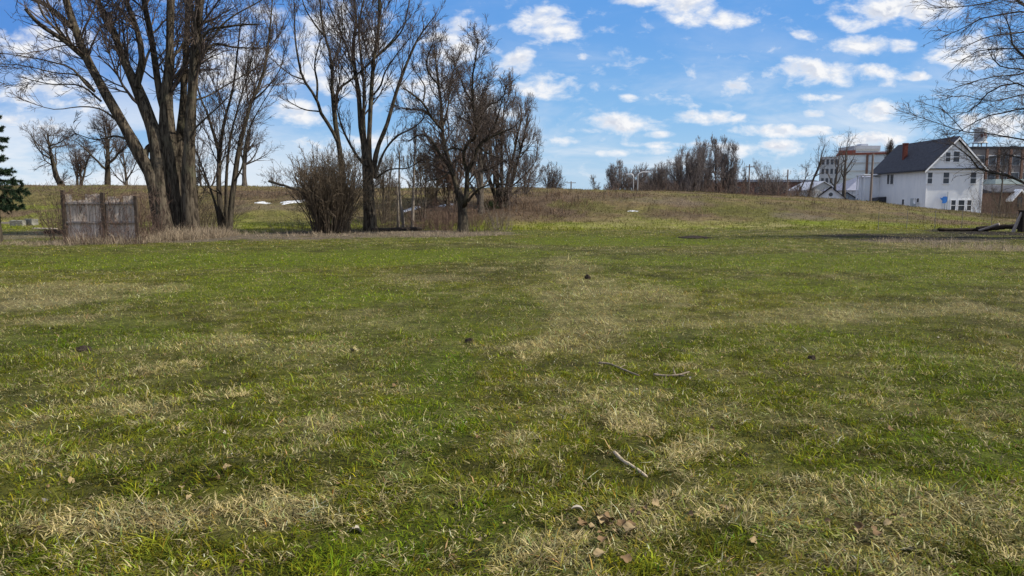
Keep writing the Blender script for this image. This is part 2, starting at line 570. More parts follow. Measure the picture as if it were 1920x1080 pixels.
def m_bark(name, c1, c2, c3=None, sc=9.0):
    m, N, b = mat(name, .92, .12)
    pos = N.n('ShaderNodeNewGeometry').outputs['Position']
    v = N.v('MULTIPLY', pos, (1, 1, .16))
    f = N.noise(v, sc, 7, .7, .6)
    c = N.mix(N.rng(f, .40, .60), rgba(c1), rgba(c2))
    if c3:
        g = N.noise(pos, 1.6, 5, .7)
        c = N.mix(N.rng(g, .52, .70, 0, .75), c, rgba(c3))
    N.t.links.new(c, b.inputs['Base Color'])
    bump(N, b, f, 1.0, .05)
    return m


M = {}
M['ground'] = m_ground()
M['blade'] = m_blade('grass_blades')
M['dead'] = m_blade('dead_grass', .25)
M['bark'] = m_bark('maple_bark', (.022, .017, .013), (.110, .090, .066), (.090, .088, .055))
M['bark_dark'] = m_bark('fruit_tree_bark', (.022, .018, .014), (.075, .063, .046), (.075, .074, .042))
M['bark_grey'] = m_bark('grey_bark', (.045, .037, .031), (.120, .102, .084))
M['twig'] = m_plain('twig_bark', (.050, .036, .031), (.100, .076, .064), 4)
M['twig_red'] = m_plain('red_brown_twig_bark', (.085, .050, .038), (.150, .100, .075), 4)
M['twig_brown'] = m_plain('brown_twig_bark', (.065, .047, .032), (.130, .100, .068), 4)
M['twig_dim'] = m_plain('dim_twig_bark', (.075, .056, .048), (.135, .105, .090), 4)
M['twig_grey'] = m_plain('grey_twig_bark', (.115, .095, .090), (.185, .155, .145), 4)
M['twig_pale'] = m_plain('pale_twig_bark', (.13, .105, .085), (.21, .18, .145), 4)


# ------------------------------------------------------------------ ground sheet
def graded(lo, hi, near_lo, near_hi, step, grow):
    a = list(np.arange(near_lo, near_hi + 1e-6, step))
    s, v = step, near_hi
    while v < hi:
        s *= grow; v += s; a.append(min(v, hi))
    s, v = step, near_lo
    while v > lo:
        s *= grow; v -= s; a.insert(0, max(v, lo))
    return np.array(a)


def build_ground():
    xs = graded(-2600, 2600, -26, 26, .22, 1.045)
    ys = graded(-60, 3200, 0.5, 44, .22, 1.035)
    X, Y = np.meshgrid(xs, ys)
    Z = H(X, Y)
    c, dry, soil_shade = turf(X, Y)
    nx, ny = len(xs), len(ys)
    v = np.stack([X, Y, Z], -1).reshape(-1, 3)
    idx = np.arange(nx * ny).reshape(ny, nx)
    q = np.stack([idx[:-1, :-1], idx[:-1, 1:], idx[1:, 1:], idx[1:, :-1]], -1).reshape(-1, 4)
    lawn = np.clip((44 - Y) / 4, 0, 1)[..., None] * np.clip(1 - soil_shade, 0, 1)[..., None]
    # soil and thatch lie between the blades
    c = c * (1 - lawn * .55) + np.array([.040, .032, .019]) * lawn * .45
    me = mesh_np('ground', v, q, None, c.reshape(-1, 3), True)
    o = link('ground', me, M['ground'])
    o['kind'] = 'structure'


build_ground()


# ------------------------------------------------------------------ grass
def blades(name, x, y, length, width, lean, col, two=True, curl=.6, azim=None, dz=0.0):
    n = len(x)
    z = H(x, y) + dz
    a = RNG.uniform(0, 2 * np.pi, n) if azim is None else azim
    d = np.stack([np.cos(a), np.sin(a), np.zeros(n)], -1)
    # the flat of the blade mostly turns to the side, some blades twist
    tw = a + np.pi / 2 + RNG.normal(0, .5, n)
    s = np.stack([np.cos(tw), np.sin(tw), np.zeros(n)], -1) * (width * .5)[:, None]
    up = np.array([0, 0, 1.0])
    l2 = np.clip(lean + RNG.uniform(.1, 1, n) * curl, 0, 1.50)
    p0 = np.stack([x, y, z], -1)
    p1 = p0 + (d * np.sin(lean)[:, None] + up * np.cos(lean)[:, None]) * (length * .5)[:, None]
    p2 = p1 + (d * np.sin(l2)[:, None] + up * np.cos(l2)[:, None]) * (length * .5)[:, None]
    if two:
        V = np.stack([p0 - s, p0 + s, p1 + s * .85, p1 - s * .85, p2], 1).reshape(-1, 3)
        i = np.arange(n)[:, None] * 5
        q = i + np.array([[0, 1, 2, 3]]); t = i + np.array([[3, 2, 4]])
        C = np.repeat(col, 5, 0)
    else:
        V = np.stack([p0 - s, p0 + s, p2], 1).reshape(-1, 3)
        i = np.arange(n)[:, None] * 3
        q = None; t = i + np.array([[0, 1, 2]])
        C = np.repeat(col, 3, 0)
    return V, q, t, C


def merge(parts):
    Vs, Qs, Ts, Cs, o = [], [], [], [], 0
    for V, q, t, C in parts:
        Vs.append(V); Cs.append(C)
        if q is not None: Qs.append(q + o)
        Ts.append(t + o)
        o += len(V)
    return np.concatenate(Vs), (np.concatenate(Qs) if Qs else None), np.concatenate(Ts), np.concatenate(Cs)


def lawn_points(n, y0, y1, pw):
    """points spread over the view's wedge (and a margin), density falling off with distance"""
    yy = np.linspace(y0, y1, 4000)
    wid = 1.40 * yy + 5
    pdf = wid * (1 / yy) ** pw
    cdf = np.cumsum(pdf); cdf /= cdf[-1]
    y = np.interp(RNG.random(n), cdf, yy)
    x = (RNG.random(n) - .5) * (1.40 * y + 5)
    return x, y


def vary(col, dry, n, x, y, bright=.3):
    # blades of one tuft are alike: whole tufts are dead, dark or fresh
    tuft = vn(x * 15, y * 15, 121)
    r = .62 * RNG.random(n) + .38 * sst((tuft - .5) * 1.5 + .5)
    c = col * (.45 + 1.1 * vn(x * 24, y * 24, 122))[:, None]
    # every patch of lawn holds some dead blades; dry patches hold mostly dead ones
    dead = r < (.30 + .38 * dry)
    c[dead] = TURF['straw'] * RNG.uniform(.40, 1.15, (dead.sum(), 1)) * (.55 + .8 * vn(x * 20, y * 20, 123)[dead])[:, None]
    grn = ~dead
    hue = RNG.normal(0, .16, n)
    c[grn, 0] *= 1 + hue[grn]; c[grn, 2] *= 1 - hue[grn] * .5
    c *= np.clip(RNG.lognormal(.0, bright * 1.15, n), .35, 2.1)[:, None]
    red = RNG.random(n) < .025
    c[red] = c[red] * np.array([1.1, .75, .7])
    return np.clip(c, .004, .6), dead


def build_lawn():
    parts = []
    for n, y0, y1, pw, two in ((540000, 2.4, 9.0, 1.25, True), (370000, 9.0, 20.0, 1.5, False), (220000, 20.0, 43.0, 1.6, False)):
        x, y = lawn_points(n, y0, y1, pw)
        cl = fbm(x * 5.0, y * 5.0, 91, 2)
        keep = RNG.random(n) < np.clip(.30 + 1.5 * (cl - .25), .12, 1)
        x, y, cl = x[keep], y[keep], cl[keep]
        col, dry, soil_shade = turf(x, y)
        keep = RNG.random(len(x)) > soil_shade * .55
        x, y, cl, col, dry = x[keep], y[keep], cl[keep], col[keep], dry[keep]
        n = len(x)
        c, dead = vary(col, dry, n, x, y)
        L = RNG.gamma(4, .0090, n) * (.6 + .9 * cl) * (1 + .55 * dry)
        if not two:
            L = L * 1.15
        wdt = np.maximum(.0058, y * (.00068 if y0 < 20 else .00075)) * RNG.uniform(.7, 1.3, n)
        lean = np.clip(RNG.normal(1.0, .36, n) + dead * .16, .05, 1.45)
        az = RNG.uniform(0, 2 * np.pi, n)
        comb = fbm(x * 1.1, y * 1.1, 99, 2) * 4 * np.pi
        mixd = RNG.random(n) < .22
        az = np.where(mixd, comb + RNG.normal(0, .6, n), az)
        parts.append(blades('lawn', x, y, L, wdt, lean, c, two, .9, az, RNG.uniform(-.004, .014, n)))
    # long dead clumps in the dry patches of the foreground
    xs, ys, ln, az = [], [], [], []
    for cx, cy, rx, ry, kind, st in _P:
        if kind == 'straw' and cy < 9:
            k = int(min(60, 14 + rx * ry * 34) * st)
            for _ in range(k):
                a, r = RNG.random() * 6.283, math.sqrt(RNG.random())
                px, py = cx + rx * r * math.cos(a), cy + ry * r * math.sin(a)
                m_ = RNG.integers(16, 42)
                main = RNG.random() * 6.283
                xs.append(px + RNG.normal(0, .03, m_)); ys.append(py + RNG.normal(0, .03, m_))
                ln.append(RNG.uniform(.04, .09, m_)); az.append(main + RNG.normal(0, 1.0, m_))
    x, y, L, az = map(np.concatenate, (xs, ys, ln, az))
    n = len(x)
    base = np.where((RNG.random(n) < .72)[:, None], np.array([.62, .51, .25]), np.array([.22, .22, .04]))
    c = base * np.clip(RNG.normal(1, .25, n), .5, 1.6)[:, None]
    parts.append(blades('lawn', x, y, L, RNG.uniform(.003, .0062, n), np.clip(RNG.normal(1.1, .3, n), .1, 1.52), c, True, .9, az, .004))
    V, q, t, C = merge(parts)
    o = link('lawn_grass', mesh_np('lawn_grass', V, q, t, C), M['blade'])
    tag(o, 'short patchy green and straw coloured grass covering the whole lawn', 'grass', kind='stuff')

    # rough grass of the bank
    n = 150000
    yy = np.linspace(41, 80, 2000)
    y = RNG.uniform(41, 78, n)
    x = (RNG.random(n) - .5) * (1.42 * y + 8)
    k = RNG.random(n) < .35 + .65 * fbm(x * 1.2, y * 1.2, 14, 2)
    x, y = x[k], y[k]
    col, dry, soil_shade = turf(x, y)
    k = RNG.random(len(x)) > soil_shade * .8
    x, y, col, dry = x[k], y[k], col[k], dry[k]
    n = len(x)
    c = col * np.clip(RNG.normal(1.02, .36, n), .35, 2.0)[:, None]
    L = RNG.gamma(5, .024, n) * (.5 + .9 * fbm(x * .6, y * .6, 15, 2))
    V, q, t, C = blades('bank', x, y, L, RNG.uniform(.02, .05, n), np.clip(RNG.normal(.6, .35, n), 0, 1.4), np.clip(c, .006, .6), False, .6)
    o = link('rough_grass', mesh_np('rough_grass', V, q, t, C), M['dead'])
    tag(o, 'rough olive and tan grass growing over the long bank', 'grass', kind='stuff')


build_lawn()


# ------------------------------------------------------------------ bare trees
def resample(pts, rad, n):
    pts = np.asarray(pts, float); rad = np.asarray(rad, float)
    m_ = len(pts)
    if m_ > 2:   # Catmull-Rom through the joints
        ext = np.vstack([2 * pts[0] - pts[1], pts, 2 * pts[-1] - pts[-2]])
        out, orr = [], []
        for i in range(m_ - 1):
            p0, p1, p2, p3 = ext[i:i + 4]
            for s in np.linspace(0, 1, 5)[:-1]:
                out.append(.5 * ((2 * p1) + (-p0 + p2) * s + (2 * p0 - 5 * p1 + 4 * p2 - p3) * s * s + (-p0 + 3 * p1 - 3 * p2 + p3) * s ** 3))
                orr.append(rad[i] * (1 - s) + rad[i + 1] * s)
        out.append(pts[-1]); orr.append(rad[-1])
        pts, rad = np.array(out), np.array(orr)
    d = np.concatenate([[0], np.cumsum(np.linalg.norm(np.diff(pts, axis=0), axis=1))])
    t = np.linspace(0, d[-1], n)
    return np.stack([np.interp(t, d, pts[:, k]) for k in range(3)], -1), np.interp(t, d, rad)


def nrm(a):
    return a / np.maximum(np.linalg.norm(a, axis=-1, keepdims=True), 1e-9)


def tube_arrays(P, Rd, sides, knob=0.0):
    """P (k,n,3), Rd (k,n) -> verts, quads"""
    k, n, _ = P.shape
    T = np.empty_like(P)
    T[:, 1:-1] = P[:, 2:] - P[:, :-2]; T[:, 0] = P[:, 1] - P[:, 0]; T[:, -1] = P[:, -1] - P[:, -2]
    T = nrm(T)
    ref = np.where(np.abs(T[:, :1, 2:3]) > .9, np.array([1.0, 0, 0]), np.array([0, 0, 1.0]))
    ref = np.broadcast_to(ref, T.shape)
    A = nrm(np.cross(T, ref)); B = np.cross(T, A)
    ang = np.arange(sides) * 2 * np.pi / sides
    rr = Rd[..., None]
    if knob:
        rr = rr * (1 + knob * RNG.normal(0, 1, (k, n, sides)))
    V = P[:, :, None, :] + A[:, :, None, :] * (np.cos(ang) * rr)[..., None] + B[:, :, None, :] * (np.sin(ang) * rr)[..., None]
    idx = np.arange(k * n * sides).reshape(k, n, sides)
    a = idx[:, :-1, :]; b = idx[:, 1:, :]
    q = np.stack([a, np.roll(a, -1, 2), np.roll(b, -1, 2), b], -1).reshape(-1, 4)
    return V.reshape(-1, 3), q


def spawn(P, Rd, per_m, t0, ang, lratio, lmin, lmax, nseg, wig, trop, rfrac, rtip, nmax=None, bias=None, nmin=0, t1=1.0):
    """children of the branches P (k,n,3): returns new arrays"""
    k, n, _ = P.shape
    seg = np.linalg.norm(np.diff(P, axis=1), axis=2)
    Ln = seg.sum(1)
    cnt = np.maximum(RNG.poisson(Ln * per_m * (1 - t0)), nmin)
    if nmax: cnt = np.minimum(cnt, nmax)
    idx = np.repeat(np.arange(k), cnt)
    m_ = len(idx)
    if m_ == 0:
        return np.zeros((0, nseg + 1, 3)), np.zeros((0, nseg + 1))
    t = t0 + (t1 - t0) * RNG.random(m_) ** .85
    f = t * (n - 1)
    i0 = np.minimum(f.astype(int), n - 2); w = (f - i0)[:, None]
    pos = P[idx, i0] * (1 - w) + P[idx, i0 + 1] * w
    tan = nrm(P[idx, i0 + 1] - P[idx, i0])
    rad = Rd[idx, i0] * (1 - w[:, 0]) + Rd[idx, i0 + 1] * w[:, 0]
    rv = RNG.normal(0, 1, (m_, 3))
    perp = nrm(rv - tan * (rv * tan).sum(1, keepdims=True))
    a = RNG.uniform(ang[0], ang[1], m_)[:, None]
    d = nrm(tan * np.cos(a) + perp * np.sin(a) + (0 if bias is None else np.asarray(bias)))
    length = np.clip(Ln[idx] * lratio * (1.12 - .8 * t) * RNG.uniform(.6, 1.35, m_), lmin, lmax)
    out = np.empty((m_, nseg + 1, 3)); out[:, 0] = pos
    p = pos
    for s in range(nseg):
        d = nrm(d + RNG.normal(0, wig, (m_, 3)) + np.array([0, 0, trop]))
        p = p + d * (length / nseg)[:, None]
        out[:, s + 1] = p
    r0 = np.maximum(rad * rfrac * RNG.uniform(.75, 1.1, m_), rtip * 1.3)
    r0 = np.minimum(r0, length * .03 + rtip)
    rr = r0[:, None] * (1 - np.linspace(0, 1, nseg + 1) ** 1.1)[None] + rtip * np.linspace(0, 1, nseg + 1)[None]
    return out, rr


def flat_tri(P, Rd):
    return tube_arrays(P, Rd, 3)


def tree_objects(name, base, stems, twig_sets, label, cat, group, bark, twigm, sides=10, knob=.05):
    """stems: list of (pts, rads) big wood; twig_sets: list of (P,R) arrays"""
    root = empty(name, base, label, cat, group)
    off = np.array(base)
    Vs, Qs, o = [], [], 0
    for P, Rd in stems:
        V, q = tube_arrays(P, Rd, sides if Rd.max() > .03 else 6, knob if Rd.max() > .06 else 0)
        Vs.append(V); Qs.append(q + o); o += len(V)
    V = np.concatenate(Vs) - off
    link('trunk', mesh_np('trunk', V, np.concatenate(Qs), None, None, True), bark, root)
    if twig_sets:
        Vs, Qs, o = [], [], 0
        for P, Rd in twig_sets:
            if not len(P): continue
            V, q = tube_arrays(P, Rd, 4 if Rd.max() > .02 else 3)
            Vs.append(V); Qs.append(q + o); o += len(V)
        link('crown', mesh_np('crown', np.concatenate(Vs) - off, np.concatenate(Qs), None, None, True), twigm, root)
    return root


def traced(limbs, Y, seed_depth=1.2, n=14, depth=None, wk=1.0):
    """limbs as photo joints (px, py, width px) -> stems standing at distance Y, each with a depth of its own"""
    P, Rd = [], []
    for li, l in enumerate(limbs):
        dz0, dz1 = (0, RNG.normal(0, seed_depth)) if depth is None or depth[li] is None else depth[li]
        pts, rad = [], []
        m_ = len(l)
        for i, (px, py, w) in enumerate(l):
            s = i / (m_ - 1)
            y = Y + dz0 + (dz1 - dz0) * s
            pts.append(np.array(W(px, py, y))); rad.append(w * wk / 2 / F_PX * y)
        p, r = resample(pts, rad, n)
        P.append(p); Rd.append(r)
    return np.array(P), np.array(Rd)


def twigs(P, Rd, rt, lv):
    """levels of twigs on the limbs"""
    out = []
    for kw in lv:
        P, Rd = spawn(P, Rd, rtip=rt, **kw)
        out.append((P, Rd))
    return out


def ends(P, Rd, rt, n=3, lr=.30, lmax=2.6, trop=.05):
    """carry every limb on into a spray of finer shoots"""
    return spawn(P, Rd, per_m=0, t0=.86, ang=(.08, .5), lratio=lr, lmin=.5, lmax=lmax, nseg=7, wig=.12, trop=trop, rfrac=.8, rtip=rt, nmin=n)


def crown(P, Rd, rt, pm=1.6, ang=(.4, .95), lr=.46, l1=(1.0, 4.6), l2=(.5, 2.2), l3=(.25, 1.0), wig=.11, trop=.06, k2=4.2, k3=6.5, t0=.12):
    pm *= 2.0; rt *= 1.0
    A, RA = ends(P, Rd, rt, trop=trop)
    B, RB = spawn(P, Rd, per_m=pm, t0=t0, ang=ang, lratio=lr, lmin=l1[0], lmax=l1[1], nseg=7, wig=wig, trop=trop, rfrac=.34, rtip=rt)
    A, RA = np.concatenate([A, B]), np.concatenate([RA, RB])
    return [(A, RA)] + twigs(A, RA, rt, [
        dict(per_m=k2, t0=.12, ang=ang, lratio=.5, lmin=l2[0], lmax=l2[1], nseg=6, wig=wig * 1.25, trop=trop, rfrac=.62),
        dict(per_m=k3, t0=.1, ang=ang, lratio=.5, lmin=l3[0], lmax=l3[1], nseg=4, wig=wig * 1.4, trop=trop * .7, rfrac=.7)])


def flare(P, Rd, ground, k=1.35):
    """carry a stem into the ground with a root flare"""
    P = P.copy(); Rd = Rd.copy()
    P[:, 0, 2] = ground - .15
    Rd[:, 0] *= k
    Rd[:, 1] *= (1 + (k - 1) * .35)
    return P, Rd


# --- the big many-stemmed tree by the plank fence
def big_tree():
    Y = 33.0
    main = [
        [(306, 446, 42), (296, 375, 36), (284, 330, 31), (262, 288, 27), (232, 235, 23), (195, 170, 21), (160, 105, 18), (143, 60, 16), (128, 15, 16), (113, -45, 13), (96, -130, 9), (80, -220, 4)],
        [(316, 446, 42), (304, 390, 36), (296, 300, 34), (290, 249, 31), (267, 191, 28), (255, 160, 24), (231, 111, 17), (213, 58, 14), (187, 9, 12), (168, -50, 9), (140, -140, 4)],
        [(332, 448, 44), (322, 340, 38), (313, 240, 34), (312, 190, 30), (317, 120, 18), (319, 60, 17), (320, 0, 17), (323, -80, 13), (330, -200, 6)],
        [(346, 446, 34), (337, 340, 26), (336, 270, 22), (343, 200, 15), (345, 150, 14), (350, 80, 13), (352, 0, 12), (348, -90, 8), (340, -180, 4)],
        [(360, 446, 40), (354, 350, 32), (355, 280, 27), (360, 180, 21), (366, 100, 22), (370, 40, 20), (375, 0, 18), (384, -90, 13), (398, -210, 5)],
    ]
    second = [
        [(256, 164, 17), (266, 115, 16), (262, 75, 15), (247, 27, 13), (236, 0, 12), (224, -60, 8), (215, -130, 4)],
        [(309, 215, 18), (300, 182, 17), (293, 129, 16), (284, 71, 15), (271, 9, 14), (262, -60, 9), (250, -150, 4)],
        [(156, 106, 14), (119, 75, 12), (92, 58, 11), (67, 39, 10), (47, 16, 8)],
        [(130, 80, 8), (105, 55, 6), (83, 31, 6), (73, 10, 5), (60, -25, 3)],
        [(136, 52, 13), (111, 28, 11), (83, 8, 10), (50, -5, 8), (-10, -25, 5)],
        [(134, 82, 5), (124, 60, 5), (118, 38, 4)],
        [(272, 292, 16), (278, 276, 13), (290, 270, 12)],
        [(178, 172, 8), (160, 157, 7), (135, 128, 5), (104, 118, 4), (60, 108, 3), (-10, 98, 2)],
        [(176, 170, 6), (150, 142, 4), (100, 136, 3), (40, 122, 2), (-20, 120, 2)],
        [(190, 190, 6), (150, 160, 4), (95, 158, 3), (40, 145, 2)],
        [(262, 160, 5), (270, 128, 6), (278, 100, 6), (284, 92, 5)],
        [(366, 108, 9), (373, 84, 8), (391, 56, 6), (418, 51, 6), (458, 46, 5), (482, 46, 4)],
        [(362, 118, 9), (373, 104, 8), (393, 87, 6), (411, 82, 6), (440, 89, 5), (484, 90, 3)],
        [(400, 70, 5), (415, 49, 5), (429, 36, 5), (447, 24, 4), (484, 4, 3), (520, -20, 2)],
        [(358, 190, 6), (390, 180, 4), (415, 165, 4), (450, 145, 3), (490, 120, 2)],
        [(356, 250, 6), (385, 222, 5), (410, 200, 3), (440, 170, 2)],
        [(318, 110, 8), (335, 95, 7), (350, 70, 7)],
        [(226, 232, 6), (190, 205, 4), (150, 200, 3), (100, 205, 2), (50, 190, 2)],
        [(240, 262, 7), (215, 255, 5), (180, 262, 3), (140, 250, 2)],
    ]
    dep = [(0, -1.2), (-.3, 1.0), (.3, .6), (.8, 2.2), (0, -.8)]
    P1, R1 = traced(main, Y, depth=dep, n=22, wk=.80)
    P2, R2 = traced(second, Y, n=12, wk=.70, depth=[(.1, 1.5), (.5, 1.2), (-.75, -1.6), (-.8, -1.5), (-.95, -.2), (-.85, -1.4), (-.2, .2), (-.7, -2), (-.7, 0.4), (-.6, -1), (.4, .6),
                                            (-.5, -1.5), (-.5, .4), (-.7, -.2), (-.3, .8), (-.2, -.9), (.4, 1.2), (-.4, -1.6), (-.2, .6)])
    g = h1(P1[0, 0, 0], Y)
    P1, R1 = flare(P1, R1, g, 1.22)
    base = (W(332, 446, Y).x, Y, h1(W(332, 446, Y).x, Y))
    top = P1[:, 6:]; topr = R1[:, 6:]
    ts = crown(top, topr, .0058, .85) + crown(P2, R2, .0060, 1.5, l1=(.6, 3.2))
    tree_objects('maple_tree', base, [(P1, R1), (P2, R2)], ts,
                 'huge bare tree of five thick stems with a broken left limb, beside the plank fence', 'tree', 'bare trees along the lawn edge', M['bark'], M['twig'], 12)


def stem_tree():
    Y = 35.0
    main = [
        [(419, 438, 17), (410, 355, 15), (411, 289, 12), (400, 249, 8), (387, 209, 6), (371, 169, 5), (366, 110, 3)],
        [(411, 300, 10), (418, 240, 9), (428, 200, 7), (437, 165, 6), (445, 100, 5), (452, 30, 3)],
        [(428, 438, 18), (438, 347, 16), (449, 275, 14), (462, 222, 11), (471, 191, 10), (493, 142, 9), (502, 89, 7), (507, 44, 5), (512, -10, 2)],
        [(414, 436, 9), (403, 380, 7), (385, 330, 5), (370, 290, 4), (352, 245, 2)],
        [(424, 436, 11), (424, 340, 9), (432, 260, 6), (444, 210, 5), (470, 120, 3), (480, 60, 2)],
        [(440, 340, 6), (455, 310, 5), (462, 260, 4), (480, 215, 3), (520, 150, 2)],
        [(471, 191, 6), (500, 165, 4), (525, 130, 3), (535, 90, 2)],
        [(409, 360, 5), (392, 350, 4), (372, 310, 3)],
    ]
    P, Rd = traced(main, Y, 1.0, n=14, wk=.62)
    for i in (0, 2, 3, 4):
        P[i:i + 1], Rd[i:i + 1] = flare(P[i:i + 1], Rd[i:i + 1], h1(P[i, 0, 0], Y), 1.25)
    base = (W(424, 438, Y).x, Y, h1(W(424, 438, Y).x, Y))
    ts = crown(P[:, 2:], Rd[:, 2:], .0056, 1.7, ang=(.3, .75), l1=(.8, 3.4), l2=(.4, 1.8), l3=(.25, .9), trop=.09, t0=.15)
    tree_objects('clump_tree', base, [(P, Rd)], ts,
                 'slim bare tree with crowded stems forking from the ground, right of the huge tree', 'tree', 'bare trees along the lawn edge', M['bark_dark'], M['twig'])


def tall_trees():
    Y = 39.0
    main = [
        [(694, 436, 33), (691, 370, 29), (689, 315, 29), (684, 280, 18), (677, 238, 14), (671, 156, 11), (665, 133, 10), (662, 89, 9), (668, 40, 7), (664, 0, 6), (660, -60, 3)],
        [(690, 310, 12), (684, 260, 9), (682, 210, 8), (682, 156, 7), (675, 89, 6), (673, 44, 5), (682, 0, 4), (690, -50, 2)],
        [(692, 310, 18), (692, 270, 13), (693, 238, 12), (696, 178, 11), (701, 111, 9), (711, 44, 8), (711, 0, 7), (706, -70, 3)],
        [(698, 330, 16), (705, 290, 13), (713, 262, 11), (724, 238, 10), (747, 160, 9), (764, 116, 7), (778, 84, 6), (787, 67, 5), (807, 40, 3)],
        [(702, 335, 9), (720, 285, 6), (745, 255, 5), (775, 240, 4), (797, 220, 2)],
        [(684, 310, 8), (668, 290, 7), (652, 262, 6), (640, 235, 5), (630, 195, 3)],
        [(747, 160, 5), (720, 178, 5), (705, 160, 0.1), (700, 150, .1)],
        [(700, 178, 5), (714, 160, 5), (722, 135, 4), (745, 100, 3), (770, 70, 2)],
        [(701, 111, 5), (730, 85, 5), (755, 55, 4), (765, 15, 3), (775, -30, 2)],
        [(665, 133, 5), (650, 90, 5), (632, 45, 4), (615, 5, 3)],
        [(704, 335, 6), (730, 318, 4), (765, 315, 3), (790, 300, 2)],
        [(668, 40, 4), (650, 15, 3), (635, -20, 2)],
    ]
    main.pop(6)
    P, Rd = traced(main, Y, 1.1, n=16, wk=.70)
    P[0:1], Rd[0:1] = flare(P[0:1], Rd[0:1], h1(P[0, 0, 0], Y), 1.3)
    base = (P[0, 0, 0], Y, h1(P[0, 0, 0], Y))
    ck = dict(pm=1.6, ang=(.35, .8), l1=(.9, 3.8), l2=(.45, 2.0), l3=(.25, .9), trop=.08)
    tree_objects('ash_tree', base, [(P, Rd)], crown(P[:, 4:], Rd[:, 4:], .0058, **ck),
                 'tall bare tree whose grey trunk splits into several upright leaders, behind the twiggy bush', 'tree', 'bare trees along the lawn edge', M['bark'], M['twig'])
    Y = 38.2
    main = [
        [(652, 437, 17), (646, 370, 15), (640, 300, 13), (630, 240, 12), (626, 195, 11), (624, 178, 9), (622, 155, 8), (622, 111, 7), (609, 69, 6), (602, 33, 5), (600, -10, 3)],
        [(627, 190, 8), (638, 164, 6), (662, 147, 5), (700, 111, 4), (735, 76, 3), (760, 40, 2)],
        [(634, 268, 9), (620, 240, 9), (600, 209, 8), (593, 184, 7), (569, 149, 6), (560, 115, 5), (553, 67, 4), (553, 5, 2)],
        [(594, 186, 6), (595, 155, 5), (590, 120, 4), (602, 70, 2)],
        [(622, 120, 5), (634, 95, 4), (642, 55, 3), (640, 10, 2)],
        [(609, 69, 5), (590, 45, 4), (572, 15, 3), (562, -20, 2)],
        [(569, 149, 4), (545, 140, 3), (520, 120, 2)],
        [(600, 209, 4), (570, 205, 3), (540, 190, 2)],
    ]
    P, Rd = traced(main, Y, 1.0, n=14, wk=.74)
    P[0:1], Rd[0:1] = flare(P[0:1], Rd[0:1], h1(P[0, 0, 0], Y), 1.2)
    base = (P[0, 0, 0], Y, h1(P[0, 0, 0], Y))
    tree_objects('ash_tree', base, [(P, Rd)], crown(P[:, 4:], Rd[:, 4:], .0058, **ck),
                 'thin bare tree with one slender trunk forking high up, rising out of the twiggy bush', 'tree', 'bare trees along the lawn edge', M['bark_dark'], M['twig'])


def fruit_tree():
    Y = 38.0
    main = [
        [(868, 437, 28), (868, 412, 25), (868, 390, 26), (861, 368, 14), (854, 345, 13), (848, 320, 12), (840, 296, 12), (833, 276, 10), (829, 238, 9), (827, 193, 8), (822, 160, 7), (818, 122, 5), (814, 85, 2)],
        [(850, 328, 10), (840, 309, 9), (823, 287, 8), (808, 261, 6), (790, 252, 4), (766, 264, 2)],
        [(831, 245, 8), (809, 220, 6), (793, 193, 6), (771, 175, 5), (756, 165, 3)],
        [(812, 224, 5), (795, 207, 5), (775, 205, 4), (748, 204, 2)],
        [(869, 400, 20), (873, 375, 14), (876, 348, 13), (876, 322, 13), (884, 308, 11), (890, 296, 9), (897, 274, 8), (912, 261, 7), (936, 250, 6), (962, 240, 3)],
        [(876, 322, 10), (869, 298, 9), (873, 273, 8), (893, 256, 7), (893, 233, 7), (887, 193, 6), (886, 144, 5), (893, 104, 4), (896, 72, 2)],
        [(893, 240, 7), (904, 215, 6), (918, 195, 6), (930, 193, 4), (945, 178, 2)],
        [(877, 378, 7), (893, 358, 6), (910, 349, 4), (935, 344, 3), (960, 350, 2)],
        [(872, 285, 6), (855, 278, 5), (838, 282, 4), (820, 300, 3), (800, 318, 2)],
        [(829, 238, 6), (838, 215, 5), (842, 180, 4), (848, 140, 3), (862, 100, 2)],
        [(823, 160, 5), (806, 140, 5), (800, 115, 4), (812, 80, 2)],
        [(793, 193, 4), (797, 165, 4), (788, 148, 3), (775, 130, 2)],
        [(887, 193, 5), (870, 165, 4), (862, 140, 3), (850, 115, 2)],
        [(897, 274, 5), (918, 290, 4), (945, 300, 3), (965, 320, 2)],
        [(846, 320, 5), (825, 335, 4), (800, 340, 3), (785, 360, 2)],
        [(912, 261, 5), (930, 230, 4), (938, 200, 3), (950, 160, 2)],
        [(876, 345, 4), (890, 325, 4), (915, 318, 3), (950, 300, 2)],
    ]
    P, Rd = traced(main, Y, 1.3, n=14, wk=.70)
    P[0:1], Rd[0:1] = flare(P[0:1], Rd[0:1], h1(P[0, 0, 0], Y), 1.25)
    P[4, 0] = P[0, 3]
    base = (P[0, 0, 0], Y, h1(P[0, 0, 0], Y))
    ts = crown(P[:, 2:], Rd[:, 2:], .0058, 4.2, ang=(.45, 1.05), lr=.44, l1=(.7, 3.0), l2=(.3, 1.3), l3=(.18, .6), wig=.18, trop=.12, k2=6.0, k3=6.0)
    tree_objects('fruit_tree', base, [(P, Rd)], ts,
                 'gnarled bare fruit tree with a short dark trunk forking in two', 'tree', 'bare trees along the lawn edge', M['bark_dark'], M['twig'])


